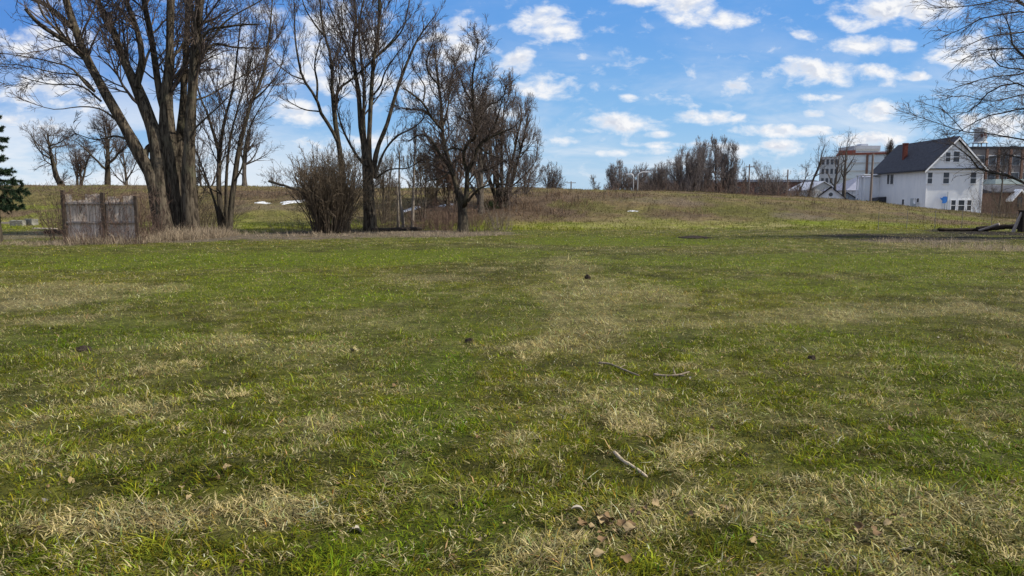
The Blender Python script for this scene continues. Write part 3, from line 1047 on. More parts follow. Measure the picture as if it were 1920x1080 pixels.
def auto_tree(name, base, height, spread, trunk_w, label, group=None, cat='tree', bark=None, twigm=None, nstem=1, lean=0.0, rt=.008, limbs=9,
              t0=.22, trop=.07, up=.75, levels=3, dens=1.0, wig=.14, seedang=(.45, 1.0), crook=.05, fan=.28):
    b = np.array(base)
    P0, R0 = [], []
    for s in range(nstem):
        a = RNG.random() * 6.283
        if nstem > 1: a = (s + RNG.random() * .6) * 6.283 / nstem + .4
        off = np.array([math.cos(a), math.sin(a), 0]) * (trunk_w * .6 if nstem > 1 else 0)
        f_ = fan * (nstem > 1) * (RNG.uniform(.3, 1.1) if nstem > 3 else 1)
        d = np.array([math.cos(a) * f_ + lean, math.sin(a) * f_, 1.0])
        d /= np.linalg.norm(d)
        pts = [b + off + np.array([0, 0, -.2])]
        p = pts[0]
        hh = height * up * RNG.uniform(.85, 1.0)
        for i in range(10):
            d = d + RNG.normal(0, crook, 3) * np.array([1, 1, .3]); d[2] = max(d[2], .5); d /= np.linalg.norm(d)
            p = p + d * hh / 10
            pts.append(p)
        P0.append(np.array(pts))
        rr = trunk_w / 2 * (1 - .85 * np.linspace(0, 1, 11)) / (1 if nstem == 1 else 1.2)
        rr[0] *= 1.4
        R0.append(rr)
    P0, R0 = np.array(P0), np.array(R0)
    P1, R1 = spawn(P0, R0, per_m=limbs / (height * up * (1 - t0)), t0=t0, ang=seedang, lratio=1.5 * spread / (height * up), lmin=.5 * spread, lmax=spread * 1.6,
                   nseg=8, wig=wig * .8, trop=trop, rfrac=.62, rtip=rt, nmin=5)
    sc = height
    n1 = 7.0 / spread * dens
    A, RA = spawn(P1, R1, per_m=n1 * 1.5, t0=.2, ang=(.4, .95), lratio=.55, lmin=.08 * sc, lmax=.4 * sc, nseg=6, wig=wig, trop=trop, rfrac=.6, rtip=rt)
    B, RB = spawn(P0[:, 5:], R0[:, 5:], per_m=n1, t0=.1, ang=(.3, .9), lratio=.7, lmin=.08 * sc, lmax=.4 * sc, nseg=6, wig=wig, trop=trop, rfrac=.6, rtip=rt, nmin=4)
    A, RA = np.concatenate([A, B]), np.concatenate([RA, RB])
    ts = [(A, RA)] + twigs(A, RA, rt, [
        dict(per_m=13. / spread * dens, t0=.12, ang=(.4, .95), lratio=.5, lmin=.05 * sc, lmax=.2 * sc, nseg=4, wig=wig * 1.2, trop=trop * .7, rfrac=.65),
        dict(per_m=14. / spread * dens, t0=.1, ang=(.4, .95), lratio=.5, lmin=.03 * sc, lmax=.10 * sc, nseg=3, wig=wig * 1.3, trop=.03, rfrac=.7)][:levels - 1])
    # settle the grown crown to the height and spread it has
    pts = np.concatenate([A.reshape(-1, 3) for A, _ in ts] + [P1.reshape(-1, 3)]) - b
    kz = height / np.percentile(pts[:, 2], 99.7)
    kx = spread / np.percentile(np.hypot(pts[:, 0], pts[:, 1]), 93)
    kk = np.array([kx, kx, kz])
    for A in [P0, P1] + [A for A, _ in ts]:
        A[...] = b + (A - b) * kk
    return tree_objects(name, base, [(P0, R0), (P1, R1)], ts, label, cat, group, bark or M['bark_grey'], twigm or M['twig'], 8)


def at(px, Y, dz=0.0):
    """ground point on the view line of photo column px at distance Y"""
    x = (px - CX) / F_PX * Y * (math.cos(PITCH) + math.tan(PITCH) * math.sin(PITCH))
    return Vector((x, Y, h1(x, Y) + dz))


def px2m(n, Y):
    return n / F_PX * Y


def top_h(px, py, Y):
    """height above the ground at column px of something that reaches photo row py"""
    return W(px, py, Y).z - at(px, Y).z


big_tree(); stem_tree(); tall_trees(); fruit_tree()

# trees on and behind the bank: px, top row, Y, spread px, trunk px, stems, label
G_BANK = 'bare trees behind the bank'
for px, ty, Y, sp, tw, ns, kw, lab in [
    (902, 160, 51, 70, 15, 1, dict(dens=1.4, limbs=16, t0=.12, seedang=(.6, 1.2), twigm='twig_dim'), 'dense bare tree with a thick dark trunk on the bank behind the fruit tree'),
    (940, 146, 53, 70, 10, 6, dict(dens=1.25, limbs=9, fan=.75, seedang=(.6, 1.2), trop=.04, t0=.12, twigm='twig_dim', bark='bark_dark'), 'dense dark bare tree with a rounded outline, on the bank right of the fruit tree'),
    (818, 262, 54, 40, 6, 2, dict(dens=1.1, twigm='twig_brown'), 'small bushy bare tree on the bank just left of the fruit tree'),
    (133, 222, 78, 62, 13, 1, dict(crook=.12, wig=.2, seedang=(.7, 1.3), trop=.03, dens=1.5, limbs=14, t0=.12, bark='bark_dark', twigm='twig'), 'crooked spreading bare tree on the bank above the left end of the plank fence'),
    (213, 205, 76, 60, 13, 1, dict(crook=.10, wig=.2, seedang=(.6, 1.2), dens=1.5, limbs=15, t0=.12, bark='bark_dark', twigm='twig'), 'rounded bare tree on the bank above the middle of the plank fence'),
    (160, 250, 84, 45, 9, 2, dict(crook=.1, wig=.2, dens=1.3, t0=.1, bark='bark_dark'), 'low twin stemmed bare tree on the bank between two larger crooked trees'),
    (252, 240, 86, 40, 8, 1, dict(), 'small bare tree on the bank seen just left of the huge tree'),
    (467, 185, 66, 48, 10, 1, dict(dens=.9, limbs=14, t0=.10), 'slender bare tree alone on the crest between the slim clump and the twiggy bush'),
    (390, 250, 88, 45, 7, 2, dict(), 'thin bare tree on the crest seen through the slim clump tree'),
    (1024, 306, 92, 34, 5, 2, dict(dens=1.2, t0=.08), 'small rounded bare shrub tree on the crest at the right end of the tree row'),
    (1116, 328, 95, 12, 2.5, 1, dict(dens=.6), 'tiny sparse sapling alone on the crest beside the left lamp post'),
    (1163, 303, 120, 42, 6, 5, dict(dens=1.5, t0=.1, fan=.65, twigm='twig_grey', seedang=(.5, 1.1)), 'broad rounded bare tree behind the crest left of the two lamp posts'),
    (1216, 306, 124, 38, 5, 5, dict(dens=1.5, t0=.1, fan=.65, twigm='twig_grey', seedang=(.5, 1.1)), 'broad rounded bare tree behind the crest right of the two lamp posts'),
    (1287, 266, 112, 50, 9, 7, dict(dens=1.5, t0=.12, fan=.65, limbs=8, twigm='twig_grey', seedang=(.5, 1.1)), 'tall fan shaped bare tree behind the crest, left of a matching pair'),
    (1342, 258, 114, 38, 7, 5, dict(dens=1.5, t0=.15, fan=.45, limbs=9, twigm='twig_grey', seedang=(.5, 1.1)), 'tall pointed bare tree behind the crest, right of a matching pair'),
    (1428, 300, 125, 38, 5, 6, dict(dens=.8, t0=.08, fan=.5, twigm='twig_grey'), 'low rounded bare tree in front of the far brick shed'),
    (1480, 298, 118, 30, 6, 1, dict(dens=.7, t0=.3, limbs=8, crook=.10, wig=.2), 'crooked bare tree standing left of a taller one near the glass factory'),
    (1504, 250, 112, 38, 7, 1, dict(dens=.55, t0=.35, limbs=9, crook=.09, wig=.18), 'taller crooked bare tree just left of the glass factory'),
    (1556, 248, 104, 30, 9, 1, dict(dens=.45, t0=.42, limbs=8, wig=.18), 'bare tree with a dark trunk before the glass factory, left of two'),
    (1573, 240, 106, 34, 10, 1, dict(dens=.45, t0=.40, limbs=8, wig=.18), 'bare tree with a dark trunk before the glass factory, right of two'),
    # scrub trees behind the row
    (722, 285, 46, 34, 4, 5, dict(dens=.7, t0=.1, fan=.35, twigm='twig_brown'), 'thin many stemmed bush tree just right of the tall grey trunk'),
    (795, 272, 47, 40, 4, 5, dict(dens=.8, t0=.1, fan=.35, twigm='twig_brown'), 'thin many stemmed bush tree right of the close sapling pair'),
    (848, 255, 48, 44, 5, 4, dict(dens=.9, t0=.1, fan=.35, twigm='twig_red'), 'dense brown bush tree directly behind the forked fruit tree'),
    (985, 280, 60, 40, 4, 4, dict(dens=.8, t0=.1, fan=.5), 'low many stemmed bush tree at the far right end of the tree row'),
    (370, 300, 40, 40, 4, 5, dict(dens=.7, t0=.1, fan=.4, twigm='twig_brown'), 'thin many stemmed bush tree between the huge tree and the slim clump'),
    (655, 265, 44, 44, 4, 5, dict(dens=.7, t0=.1, fan=.35, twigm='twig_brown'), 'thin many stemmed bush tree directly behind the twiggy bush'),
    (600, 300, 46, 44, 3, 5, dict(dens=.7, t0=.1, fan=.5, wig=.2, twigm='twig_brown'), 'thin sprawling bush tree behind the left side of the twiggy bush'),
    (1655, 262, 150, 14, 3, 1, dict(dens=.8), 'small bare treetop showing behind the white house chimney'),
    (1906, 205, 93.6, 52, 6, 2, dict(dens=.9, t0=.2), 'bare tree with two stems before the brown factory at the right edge'),
    (1862, 262, 92, 26, 5, 1, dict(dens=.7), 'thin bare tree before the brown factory, under the rooftop tank'),
    (1398, 305, 150, 14, 3, 1, dict(dens=.7), 'very thin bare tree behind the crest, left of the far brick shed'),
    (700, 318, 82, 40, 5, 2, dict(dens=.9, t0=.1), 'low bare tree on the crest behind the tall grey tree'),
    (575, 300, 75, 44, 5, 2, dict(dens=1.0, t0=.08, wig=.22), 'low spreading thorny tree on the crest left of the twiggy bush'),
    (520, 312, 80, 36, 4, 2, dict(dens=.9, t0=.08, wig=.22), 'small thorny tree on the crest between the lone slender tree and the bush'),
    (745, 330, 90, 30, 4, 2, dict(dens=1.1, t0=.08), 'dark low bare tree on the crest between the tall tree and the saplings'),
]:
    kw = dict(kw)
    for k_ in ('bark', 'twigm'):
        if k_ in kw: kw[k_] = M[kw[k_]]
    b = at(px, Y)
    hgt = top_h(px, ty, Y)
    rt = max(.0056, Y * .000075)
    auto_tree('bare_tree', b, hgt, px2m(sp, Y), px2m(tw, Y), lab, G_BANK, nstem=ns, rt=rt, **kw)

# a pair of slim saplings between the tall tree and the fruit tree
for px, ty, Y, lab in ((759, 250, 40.5, 'slim grey sapling, left one of a close pair left of the fruit tree'), (775, 215, 40.2, 'slim grey sapling, right and taller one of a close pair left of the fruit tree'),
                       (748, 330, 41, 'short thin sapling between the tall grey tree and a close sapling pair')):
    auto_tree('sapling', at(px, Y), top_h(px, ty, Y), px2m(20, Y), px2m(7, Y), lab, 'saplings under the tree row', cat='sapling', rt=.0045, limbs=10, t0=.35,
              up=.95, trop=.12, seedang=(.3, .6), dens=.25, bark=M['twig_pale'], twigm=M['twig'])


# the tree whose boughs reach in from the right
def right_tree():
    Y = 31.0
    trunk = [(2110, 520, 52), (2095, 380, 44), (2080, 250, 40), (2070, 130, 34), (2062, 20, 28), (2050, -120, 18), (2045, -260, 8)]
    limbs = [
        [(2093, 400, 14), (2010, 385, 11), (1930, 348, 9), (1885, 327, 8), (1843, 322, 6), (1820, 296, 5), (1801, 280, 4), (1778, 264, 2)],
        [(2070, 60, 20), (1990, 40, 14), (1925, 12, 11), (1890, -15, 9), (1850, -60, 5)],
        [(2072, 170, 14), (1980, 150, 11), (1920, 105, 9), (1898, 83, 6), (1893, 50, 4), (1878, 22, 2)],
        [(2076, 200, 10), (1980, 150, 7), (1920, 131, 5), (1890, 128, 4), (1868, 119, 4), (1852, 92, 2)],
        [(2080, 260, 12), (1990, 190, 8), (1920, 163, 6), (1907, 156, 6), (1876, 161, 5), (1845, 180, 4), (1823, 208, 3), (1785, 212, 2)],
        [(2082, 270, 11), (1990, 210, 7), (1920, 204, 5), (1884, 211, 5), (1854, 217, 4), (1820, 233, 3), (1790, 254, 2)],
        [(2070, 80, 12), (1990, 40, 8), (1920, 22, 6), (1876, 28, 5), (1834, 36, 4), (1807, 53, 3), (1768, 68, 2)],
        [(2074, 150, 9), (1990, 105, 6), (1920, 92, 4), (1870, 92, 4), (1829, 97, 3), (1792, 124, 2)],
        [(2086, 330, 10), (1990, 280, 7), (1920, 262, 5), (1890, 258, 5), (1859, 250, 4), (1807, 247, 3), (1745, 226, 2), (1700, 212, 1.6)],
        [(1807, 247, 3), (1785, 222, 2.5), (1765, 205, 2), (1735, 195, 1.6)],
        [(2066, 20, 10), (1980, -20, 7), (1900, -8, 5), (1830, 10, 3.5), (1740, 15, 2)],
        [(2078, 230, 9), (1980, 175, 6), (1915, 178, 4.5), (1860, 190, 3.5), (1800, 178, 2), (1760, 190, 1.6)],
        [(2076, 220, 9), (1985, 130, 6), (1910, 140, 4), (1850, 146, 3), (1790, 165, 2)],
        [(2070, 110, 10), (1980, 60, 7), (1905, 62, 5), (1850, 70, 4), (1800, 92, 2)],
        [(2088, 340, 9), (2000, 300, 6), (1930, 300, 4), (1885, 290, 3), (1840, 300, 2)],
    ]
    P0, R0 = traced([trunk], Y, depth=[(0, 0)], n=16)
    P0, R0 = flare(P0, R0, h1(P0[0, 0, 0], Y), 1.35)
    dep = [(0, RNG.uniform(-2.5, 2.5)) for _ in limbs]
    dep[9] = (dep[8][1] * .7, dep[8][1])
    P, Rd = traced(limbs, Y, n=14, depth=dep, wk=.52)
    base = (P0[0, 0, 0], Y, h1(P0[0, 0, 0], Y))
    ts = crown(P, Rd, .0046, 3.0, ang=(.3, .8), lr=.32, l1=(.6, 2.6), l2=(.3, 1.3), l3=(.15, .6), wig=.15, trop=-.01, k2=3.0, k3=3.2, t0=.25)
    tree_objects('bare_tree', base, [(P0, R0), (P, Rd)], ts,
                 'bare tree reaching in from the right edge with long fine drooping boughs', 'tree', None, M['bark_dark'], M['twig'])


right_tree()


# ------------------------------------------------------------------ bushes, brambles, vines
def stems_fan(n, base, r0, hmin, hmax, lean, rr, wig=.08, trop=.0, nseg=7, drift=(0, 0)):
    """n stems rising from a clump at base"""
    a = RNG.random(n) * 6.283
    q = np.sqrt(RNG.random(n))
    p = np.stack([base[0] + np.cos(a) * q * r0, base[1] + np.sin(a) * q * r0, np.zeros(n)], -1)
    p[:, 2] = H(p[:, 0], p[:, 1]) - .04
    l = RNG.uniform(hmin, hmax, n)
    th = np.abs(RNG.normal(0, lean, n)) * (.3 + q)
    b = a + RNG.normal(0, .6, n)
    d = np.stack([np.cos(b) * np.sin(th) + drift[0], np.sin(b) * np.sin(th) + drift[1], np.cos(th)], -1)
    P = np.empty((n, nseg + 1, 3)); P[:, 0] = p
    for s in range(nseg):
        d = nrm(d + RNG.normal(0, wig, (n, 3)) + np.array([0, 0, trop]))
        p = p + d * (l / nseg)[:, None]
        P[:, s + 1] = p
    r = RNG.uniform(rr[0], rr[1], n)
    Rd = r[:, None] * (1 - .8 * np.linspace(0, 1, nseg + 1))[None]
    return P, Rd


def bush_object(name, base, sets, label, cat, group, mats):
    root = empty(name, base, label, cat, group)
    off = np.array(base)
    for nm, st, mt in zip(('stems', 'twigs'), sets, mats):
        Vs, Qs, o = [], [], 0
        for P, Rd in st:
            if not len(P): continue
            V, q = tube_arrays(P, Rd, 5 if Rd.max() > .02 else 3)
            Vs.append(V); Qs.append(q + o); o += len(V)
        if Vs:
            link(nm, mesh_np(nm, np.concatenate(Vs) - off, np.concatenate(Qs), None, None, True), mt, root)
    return root


def cane_object(name, base, sets, label, cat, group, mt):
    Vs, Qs, o = [], [], 0
    for P, Rd in sets:
        V, q = tube_arrays(P, Rd, 3)
        Vs.append(V); Qs.append(q + o); o += len(V)
    ob = link(name, mesh_np(name, np.concatenate(Vs) - np.array(base), np.concatenate(Qs), None, None, True), mt, None, base)
    return tag(ob, label, cat, group)


def bush():
    b = at(622, 37.0)
    P, Rd = stems_fan(250, b, .75, 2.4, 4.3, .24, (.012, .035), .08, .02)
    P2, R2 = stems_fan(14, (b.x - .2, b.y), .6, 1.8, 3.4, .62, (.010, .025), .10, .01)
    P = np.concatenate([P, P2]); Rd = np.concatenate([Rd, R2])
    tw = twigs(P, Rd, .0060, [dict(per_m=3.2, t0=.25, ang=(.3, .9), lratio=.3, lmin=.3, lmax=1.2, nseg=5, wig=.16, trop=.05, rfrac=.6),
                              dict(per_m=3.2, t0=.1, ang=(.4, .9), lratio=.5, lmin=.18, lmax=.6, nseg=3, wig=.2, trop=.04, rfrac=.7)])
    bush_object('bush', b, ([(P, Rd)], tw), 'big rounded leafless bush of many brown stems below the tall trees', 'bush', None, (M['twig_brown'], M['twig_brown']))


bush()
for px, Y, n, hh, r0, mt, lab in [
    (812, 40.5, 60, (.6, 1.7), 1.0, 'twig_red', 'red brown brambles between the close sapling pair and the fruit tree'),
    (843, 39.5, 45, (.5, 1.4), .8, 'twig_red', 'low red brown brambles touching the left of the fruit tree trunk'),
    (905, 39.5, 40, (.5, 1.3), .9, 'twig_brown', 'thin brown canes just right of the fruit tree trunk'),
    (940, 40.0, 26, (.6, 1.5), .6, 'twig_pale', 'pale leaning canes at the right end of the tree row'),
    (725, 41.5, 26, (.8, 2.2), 1.0, 'twig_brown', 'upright brown canes just right of the tall grey trunk'),
    (560, 38.5, 16, (.5, 1.2), 1.2, 'twig_pale', 'sparse pale canes left of the twiggy bush'),
    (383, 35.5, 50, (.6, 2.0), 1.1, 'twig_brown', 'brown brambles between the huge tree and the slim clump tree'),
    (286, 30.0, 40, (.5, 1.7), .55, 'twig_red', 'red stemmed shrub at the right end of the plank fence'),
    (180, 27.4, 44, (.4, 1.3), .8, 'twig_red', 'red brown canes leaning on the left panel of the plank fence'),
    (240, 27.4, 40, (.4, 1.2), .7, 'twig_red', 'red brown canes leaning on the right panel of the plank fence'),
    (120, 35.0, 26, (.7, 2.4), .6, 'twig_brown', 'arching brown canes behind the left post of the plank fence'),
    (1868, 62.0, 100, (.8, 2.4), 2.0, 'twig_brown', 'brown scrub before the small brick house'),
    (1908, 60.0, 90, (.8, 2.6), 1.8, 'twig_brown', 'brown scrub at the right edge behind the dark corner post'),
    (780, 42.5, 50, (.4, 1.1), 1.3, 'twig_brown', 'low brown brambles behind the close sapling pair'),
    (830, 44.0, 70, (.4, 1.1), 1.6, 'twig_red', 'wide red brown bramble thicket on the bank left behind the fruit tree'),
    (890, 45.0, 90, (.6, 1.8), 1.5, 'twig_red', 'wide red brown bramble thicket on the bank right behind the fruit tree'),
    (715, 44.0, 80, (.6, 2.2), 1.4, 'twig_brown', 'brown bramble thicket behind the tall grey trunk'),
    (350, 37.5, 80, (.6, 2.4), 1.3, 'twig_brown', 'brown bramble thicket right behind the huge tree'),
    (395, 38.5, 70, (.6, 2.2), 1.2, 'twig_brown', 'brown bramble thicket behind the slim clump tree'),
    (225, 29.5, 70, (1.0, 2.5), 1.3, 'twig_red', 'tall red brown canes showing over the plank fence'),
    (150, 29.5, 40, (1.0, 2.3), .9, 'twig_red', 'red brown canes behind the left panel of the plank fence'),
]:
    b = at(px, Y)
    P, Rd = stems_fan(int(n * 1.7), b, r0 * 1.15, hh[0], hh[1] * 1.1, .42, (.006, .014), .10, -.01)
    tw = twigs(P, Rd, .0042, [dict(per_m=3.0, t0=.25, ang=(.4, 1.0), lratio=.35, lmin=.15, lmax=.6, nseg=4, wig=.2, trop=.03, rfrac=.65)])
    cane_object('bramble', b, [(P, Rd)] + tw, lab, 'bramble', 'brambles and canes under the trees', M[mt])


# brown brush lying over the bank: nobody could count its stems
def brush():
    xs, ys = [], []
    for cx, cy, rx, ry, kind, st in _P:
        if kind == 'brown':
            n = int(min(2600, 60 * rx * ry) * st)
            a = RNG.random(n) * 6.283; q = np.sqrt(RNG.random(n))
            xs.append(cx + rx * q * np.cos(a)); ys.append(cy + ry * q * np.sin(a))
    x, y = np.concatenate(xs), np.concatenate(ys)
    k = fbm(x * .9, y * .9, 77, 3) > .45
    x, y = x[k], y[k]
    n = len(x)
    c = np.where((RNG.random(n) < .5)[:, None], np.array([.16, .105, .065]), np.array([.09, .062, .045])) * np.clip(RNG.normal(1, .3, n), .4, 1.8)[:, None]
    V, q, t, C = blades('brush', x, y, RNG.gamma(4, .11, n), RNG.uniform(.012, .035, n), np.clip(RNG.normal(.6, .4, n), 0, 1.5), c, True, .7)
    o = link('brush', mesh_np('brush', V, q, t, C), M['dead'])
    tag(o, 'dead brown brush and weed stalks matted over the bank behind the trees', 'brush', kind='stuff')
    # tall pale dead grass at the feet of the trees and by the wire fence
    xs, ys, ls = [], [], []
    for px, py, rx, ry, n, l in [(360, 447, 45, 6, 600, .38), (300, 450, 40, 5, 300, .34), (215, 455, 80, 4, 380, .30), (150, 457, 30, 4, 90, .26), (400, 442, 40, 4, 250, .34), (520, 440, 80, 5, 120, .16), (690, 440, 120, 5, 160, .15),
                                 (860, 440, 90, 4, 140, .16), (1720, 455, 70, 4, 90, .18), (1830, 464, 100, 6, 110, .16), (1890, 470, 60, 6, 70, .16), (50, 458, 70, 3, 120, .12)]:
        c = hit(px, py); a_, b_ = hit(px, py - ry), hit(px, py + ry)
        a = RNG.random(n) * 6.283; q = np.sqrt(RNG.random(n))
        # stalks grow in tussocks
        cl = np.stack([c.x + rx / F_PX * c.y * q * np.cos(a), c.y + abs(a_.y - b_.y) / 2 * q * np.sin(a)], -1)
        for _ in range(7):
            xs.append(cl[:, 0] + RNG.normal(0, .06, n)); ys.append(cl[:, 1] + RNG.normal(0, .06, n)); ls.append(RNG.gamma(6, l / 6, n))
    x, y, L = map(np.concatenate, (xs, ys, ls))
    n = len(x)
    c = np.array([.30, .24, .17]) * np.clip(RNG.normal(1, .35, n), .4, 1.7)[:, None]
    V, q, t, C = blades('dry', x, y, L, RNG.uniform(.006, .014, n), np.clip(RNG.normal(.55, .35, n), 0, 1.4), c, True, .8)
    o = link('dry_grass', mesh_np('dry_grass', V, q, t, C), M['dead'])
    tag(o, 'tall pale dead grass round the tree feet and along the wire fence', 'grass', kind='stuff')


brush()


# ------------------------------------------------------------------ spruce at the left edge
def m_needles():
    m, N, b = mat('spruce_needles', .7, .2)
    at_ = N.n('ShaderNodeAttribute', attribute_name='tint')
    N.t.links.new(at_.outputs['Color'], b.inputs['Base Color'])
    return m


def spruce():
    Y = 28.0
    b = at(2, Y)
    root = empty('spruce_tree', b, 'dark green spruce with a bare lower trunk, cut by the left edge', 'tree')
    top = top_h(1, 185, Y)
    P, Rd = resample([(0, 0, -.2), (0, 0, .8), (.02, 0, top * .5), (0, 0, top)], [.21, .17, .11, .02], 10)
    V, q = tube_arrays(P[None], Rd[None], 10, .04)
    link('trunk', mesh_np('trunk', V, q, None, None, True), M['bark_dark'], root)
    B, BR = [], []
    z0 = top_h(1, 382, Y)
    rows = [(z0, 1.5), (z0 + .30, 1.7), (z0 + .62, 1.9), (z0 + .95, 1.75), (z0 + 1.3, 1.5), (z0 + 1.75, 1.1), (z0 + 2.15, .95), (z0 + 2.45, .95), (z0 + 2.85, .8), (z0 + 3.2, .75), (z0 + 3.6, .6), (z0 + 3.9, .4)]
    for zi, (z, l) in enumerate(rows):
        for k in range(7):
            a = k * 6.283 / 7 + zi * .8 + RNG.normal(0, .2)
            if z > top: continue
            ll = l * .56 * RNG.uniform(.75, 1.1)
            d = np.array([math.cos(a), math.sin(a), 0])
            pts = [np.array([0, 0, z]), d * ll * .5 + [0, 0, z - .10 * ll], d * ll + [0, 0, z - .12 * ll]]
            p, r = resample(pts, [.025, .015, .006], 7)
            B.append(p); BR.append(r)
    B, BR = np.array(B), np.array(BR)
    S, SR = spawn(B, BR, per_m=13, t0=.12, ang=(.5, 1.1), lratio=.36, lmin=.12, lmax=.5, nseg=4, wig=.08, trop=-.14, rfrac=.5, rtip=.003)
    V1, q1 = tube_arrays(B, BR, 5); V2, q2 = tube_arrays(S, SR, 3)
    link('branches', mesh_np('branches', np.concatenate([V1, V2]), np.concatenate([q1, q2 + len(V1)]), None, None, True), M['bark_dark'], root)
    # needles
    pos, tan = [], []
    for A in (B, S):
        k, n, _ = A.shape
        m_ = 110 if A is B else 75
        idx = np.repeat(np.arange(k), m_)
        f = RNG.uniform(.12, 1, len(idx)) * (n - 1)
        i0 = np.minimum(f.astype(int), n - 2); w = (f - i0)[:, None]
        pos.append(A[idx, i0] * (1 - w) + A[idx, i0 + 1] * w); tan.append(nrm(A[idx, i0 + 1] - A[idx, i0]))
    pos, tan = np.concatenate(pos), np.concatenate(tan)
    n = len(pos)
    rv = RNG.normal(0, 1, (n, 3))
    d = nrm(tan * .7 + nrm(rv) * .8 + np.array([0, 0, -.25]))
    s = nrm(np.cross(d, RNG.normal(0, 1, (n, 3)))) * .010
    L = RNG.uniform(.06, .13, n)[:, None]
    V = np.stack([pos - s, pos + s, pos + d * L], 1).reshape(-1, 3)
    t = np.arange(n * 3).reshape(-1, 3)
    c = np.array([.018, .036, .016]) * np.clip(RNG.normal(1, .35, n), .3, 2.2)[:, None]
    link('needles', mesh_np('needles', V, None, t, np.repeat(c, 3, 0)), m_needles(), root)


spruce()

# ------------------------------------------------------------------ plank fence
M['plank'] = m_plain('weathered_planks', (.34, .27, .22), (.70, .60, .51), 5.0, .9, (2.2, 1, .22), .1, .5)
M['rail'] = m_plain('weathered_rails', (.20, .17, .15), (.36, .31, .28), 5.0, .9, (.6, 6, 6), .1, .4)
M['post_dark'] = m_plain('dark_post_wood', (.035, .027, .022), (.085, .066, .052), 6.0, .9, (5, 5, .6), .1, .5)


def plank_fence():
    Y = 28.0
    xa, xb = at(132, Y).x, at(264, Y).x
    xm = at(205, Y).x
    b = at(198, Y)
    root = empty('plank_fence', b, 'weathered grey plank fence of two panels overgrown with vines, left of the huge tree', 'fence')
    for (x0, x1, tz) in ((xa, xm, 1.80), (xm, xb, 1.74)):
        mb = MB()
        x = x0 + .05
        while x < x1 - .05:
            w_ = RNG.uniform(.105, .15)
            x2 = min(x + w_, x1 - .04)
            t = tz + RNG.normal(0, .035) - (.22 if RNG.random() < .12 else 0)
            yo = RNG.normal(0, .006)
            mb.box(x - b.x, yo, .02 + RNG.uniform(0, .05), x2 - .014 - b.x, .022 + yo, t)
            x = x2
        mb.build('panel', M['plank'], root)
        for z in (.72, 1.43):
            MB().box(x0 + .03 - b.x, -.075, z, x1 - .03 - b.x, -.012, z + .075).build('rail', M['rail'], root, bevel=.006)
    for x, h_, w_ in ((xa, 1.95, .12), (xm, 1.86, .13), (xb + .03, 1.75, .11)):
        MB().box(x - w_ / 2 - b.x, -.13, -.15, x + w_ / 2 - b.x, -.13 + w_, h_).build('post', M['post_dark'], root, bevel=.012)
    # vines heaped on the top edge
    P, Rd = [], []
    n = 90
    px = RNG.uniform(xa, xb + .3, n)
    p = np.stack([px, Y + RNG.normal(0, .12, n), b.z + RNG.uniform(1.62, 1.95, n)], -1)
    d = nrm(np.stack([RNG.normal(0, 1, n), RNG.normal(0, .35, n), RNG.normal(.1, .45, n)], -1))
    L = RNG.uniform(.3, 1.1, n)
    P = np.empty((n, 8, 3)); P[:, 0] = p
    for s in range(7):
        d = nrm(d + RNG.normal(0, .22, (n, 3)) + np.array([0, 0, -.08]))
        p = p + d * (L / 7)[:, None]
        P[:, s + 1] = p
    Rd = np.repeat(RNG.uniform(.005, .011, n)[:, None], 8, 1) * np.linspace(1, .4, 8)
    tw = twigs(P, Rd, .0036, [dict(per_m=5, t0=.1, ang=(.4, 1.1), lratio=.4, lmin=.1, lmax=.4, nseg=4, wig=.25, trop=.02, rfrac=.6)])
    # hanging vines down the boards
    hn = 26
    hx = RNG.uniform(xa + .05, xb, hn)
    HP = np.empty((hn, 8, 3))
    for s in range(8):
        HP[:, s] = np.stack([hx + RNG.normal(0, .03, hn) * s, np.full(hn, Y - .10) - RNG.random(hn) * .03, b.z + 1.78 - s * RNG.uniform(.09, .24, hn)], -1)
    HP[:, :, 2] = np.maximum(HP[:, :, 2], b.z + .02)
    HR = np.full((hn, 8), .006)
    o = cane_object('vine', (b.x, b.y, b.z), [(P, Rd), (HP, HR)] + tw, 'tangle of bare brown vines heaped along the top of the plank fence', 'vine', None, M['twig_red'])


plank_fence()

# ------------------------------------------------------------------ snow
def m_snow():
    m, N, b = mat('old_snow', .6, .3)
    pos = N.n('ShaderNodeNewGeometry').outputs['Position']
    f = N.noise(pos, 3.0, 5, .65)
    N.t.links.new(N.mix(N.rng(f, .35, .7), (.66, .69, .73, 1), (.26, .26, .27, 1)), b.inputs['Base Color'])
    bump(N, b, N.noise(pos, 9, 4, .6), .4, .05)
    return m


M['snow'] = m_snow()


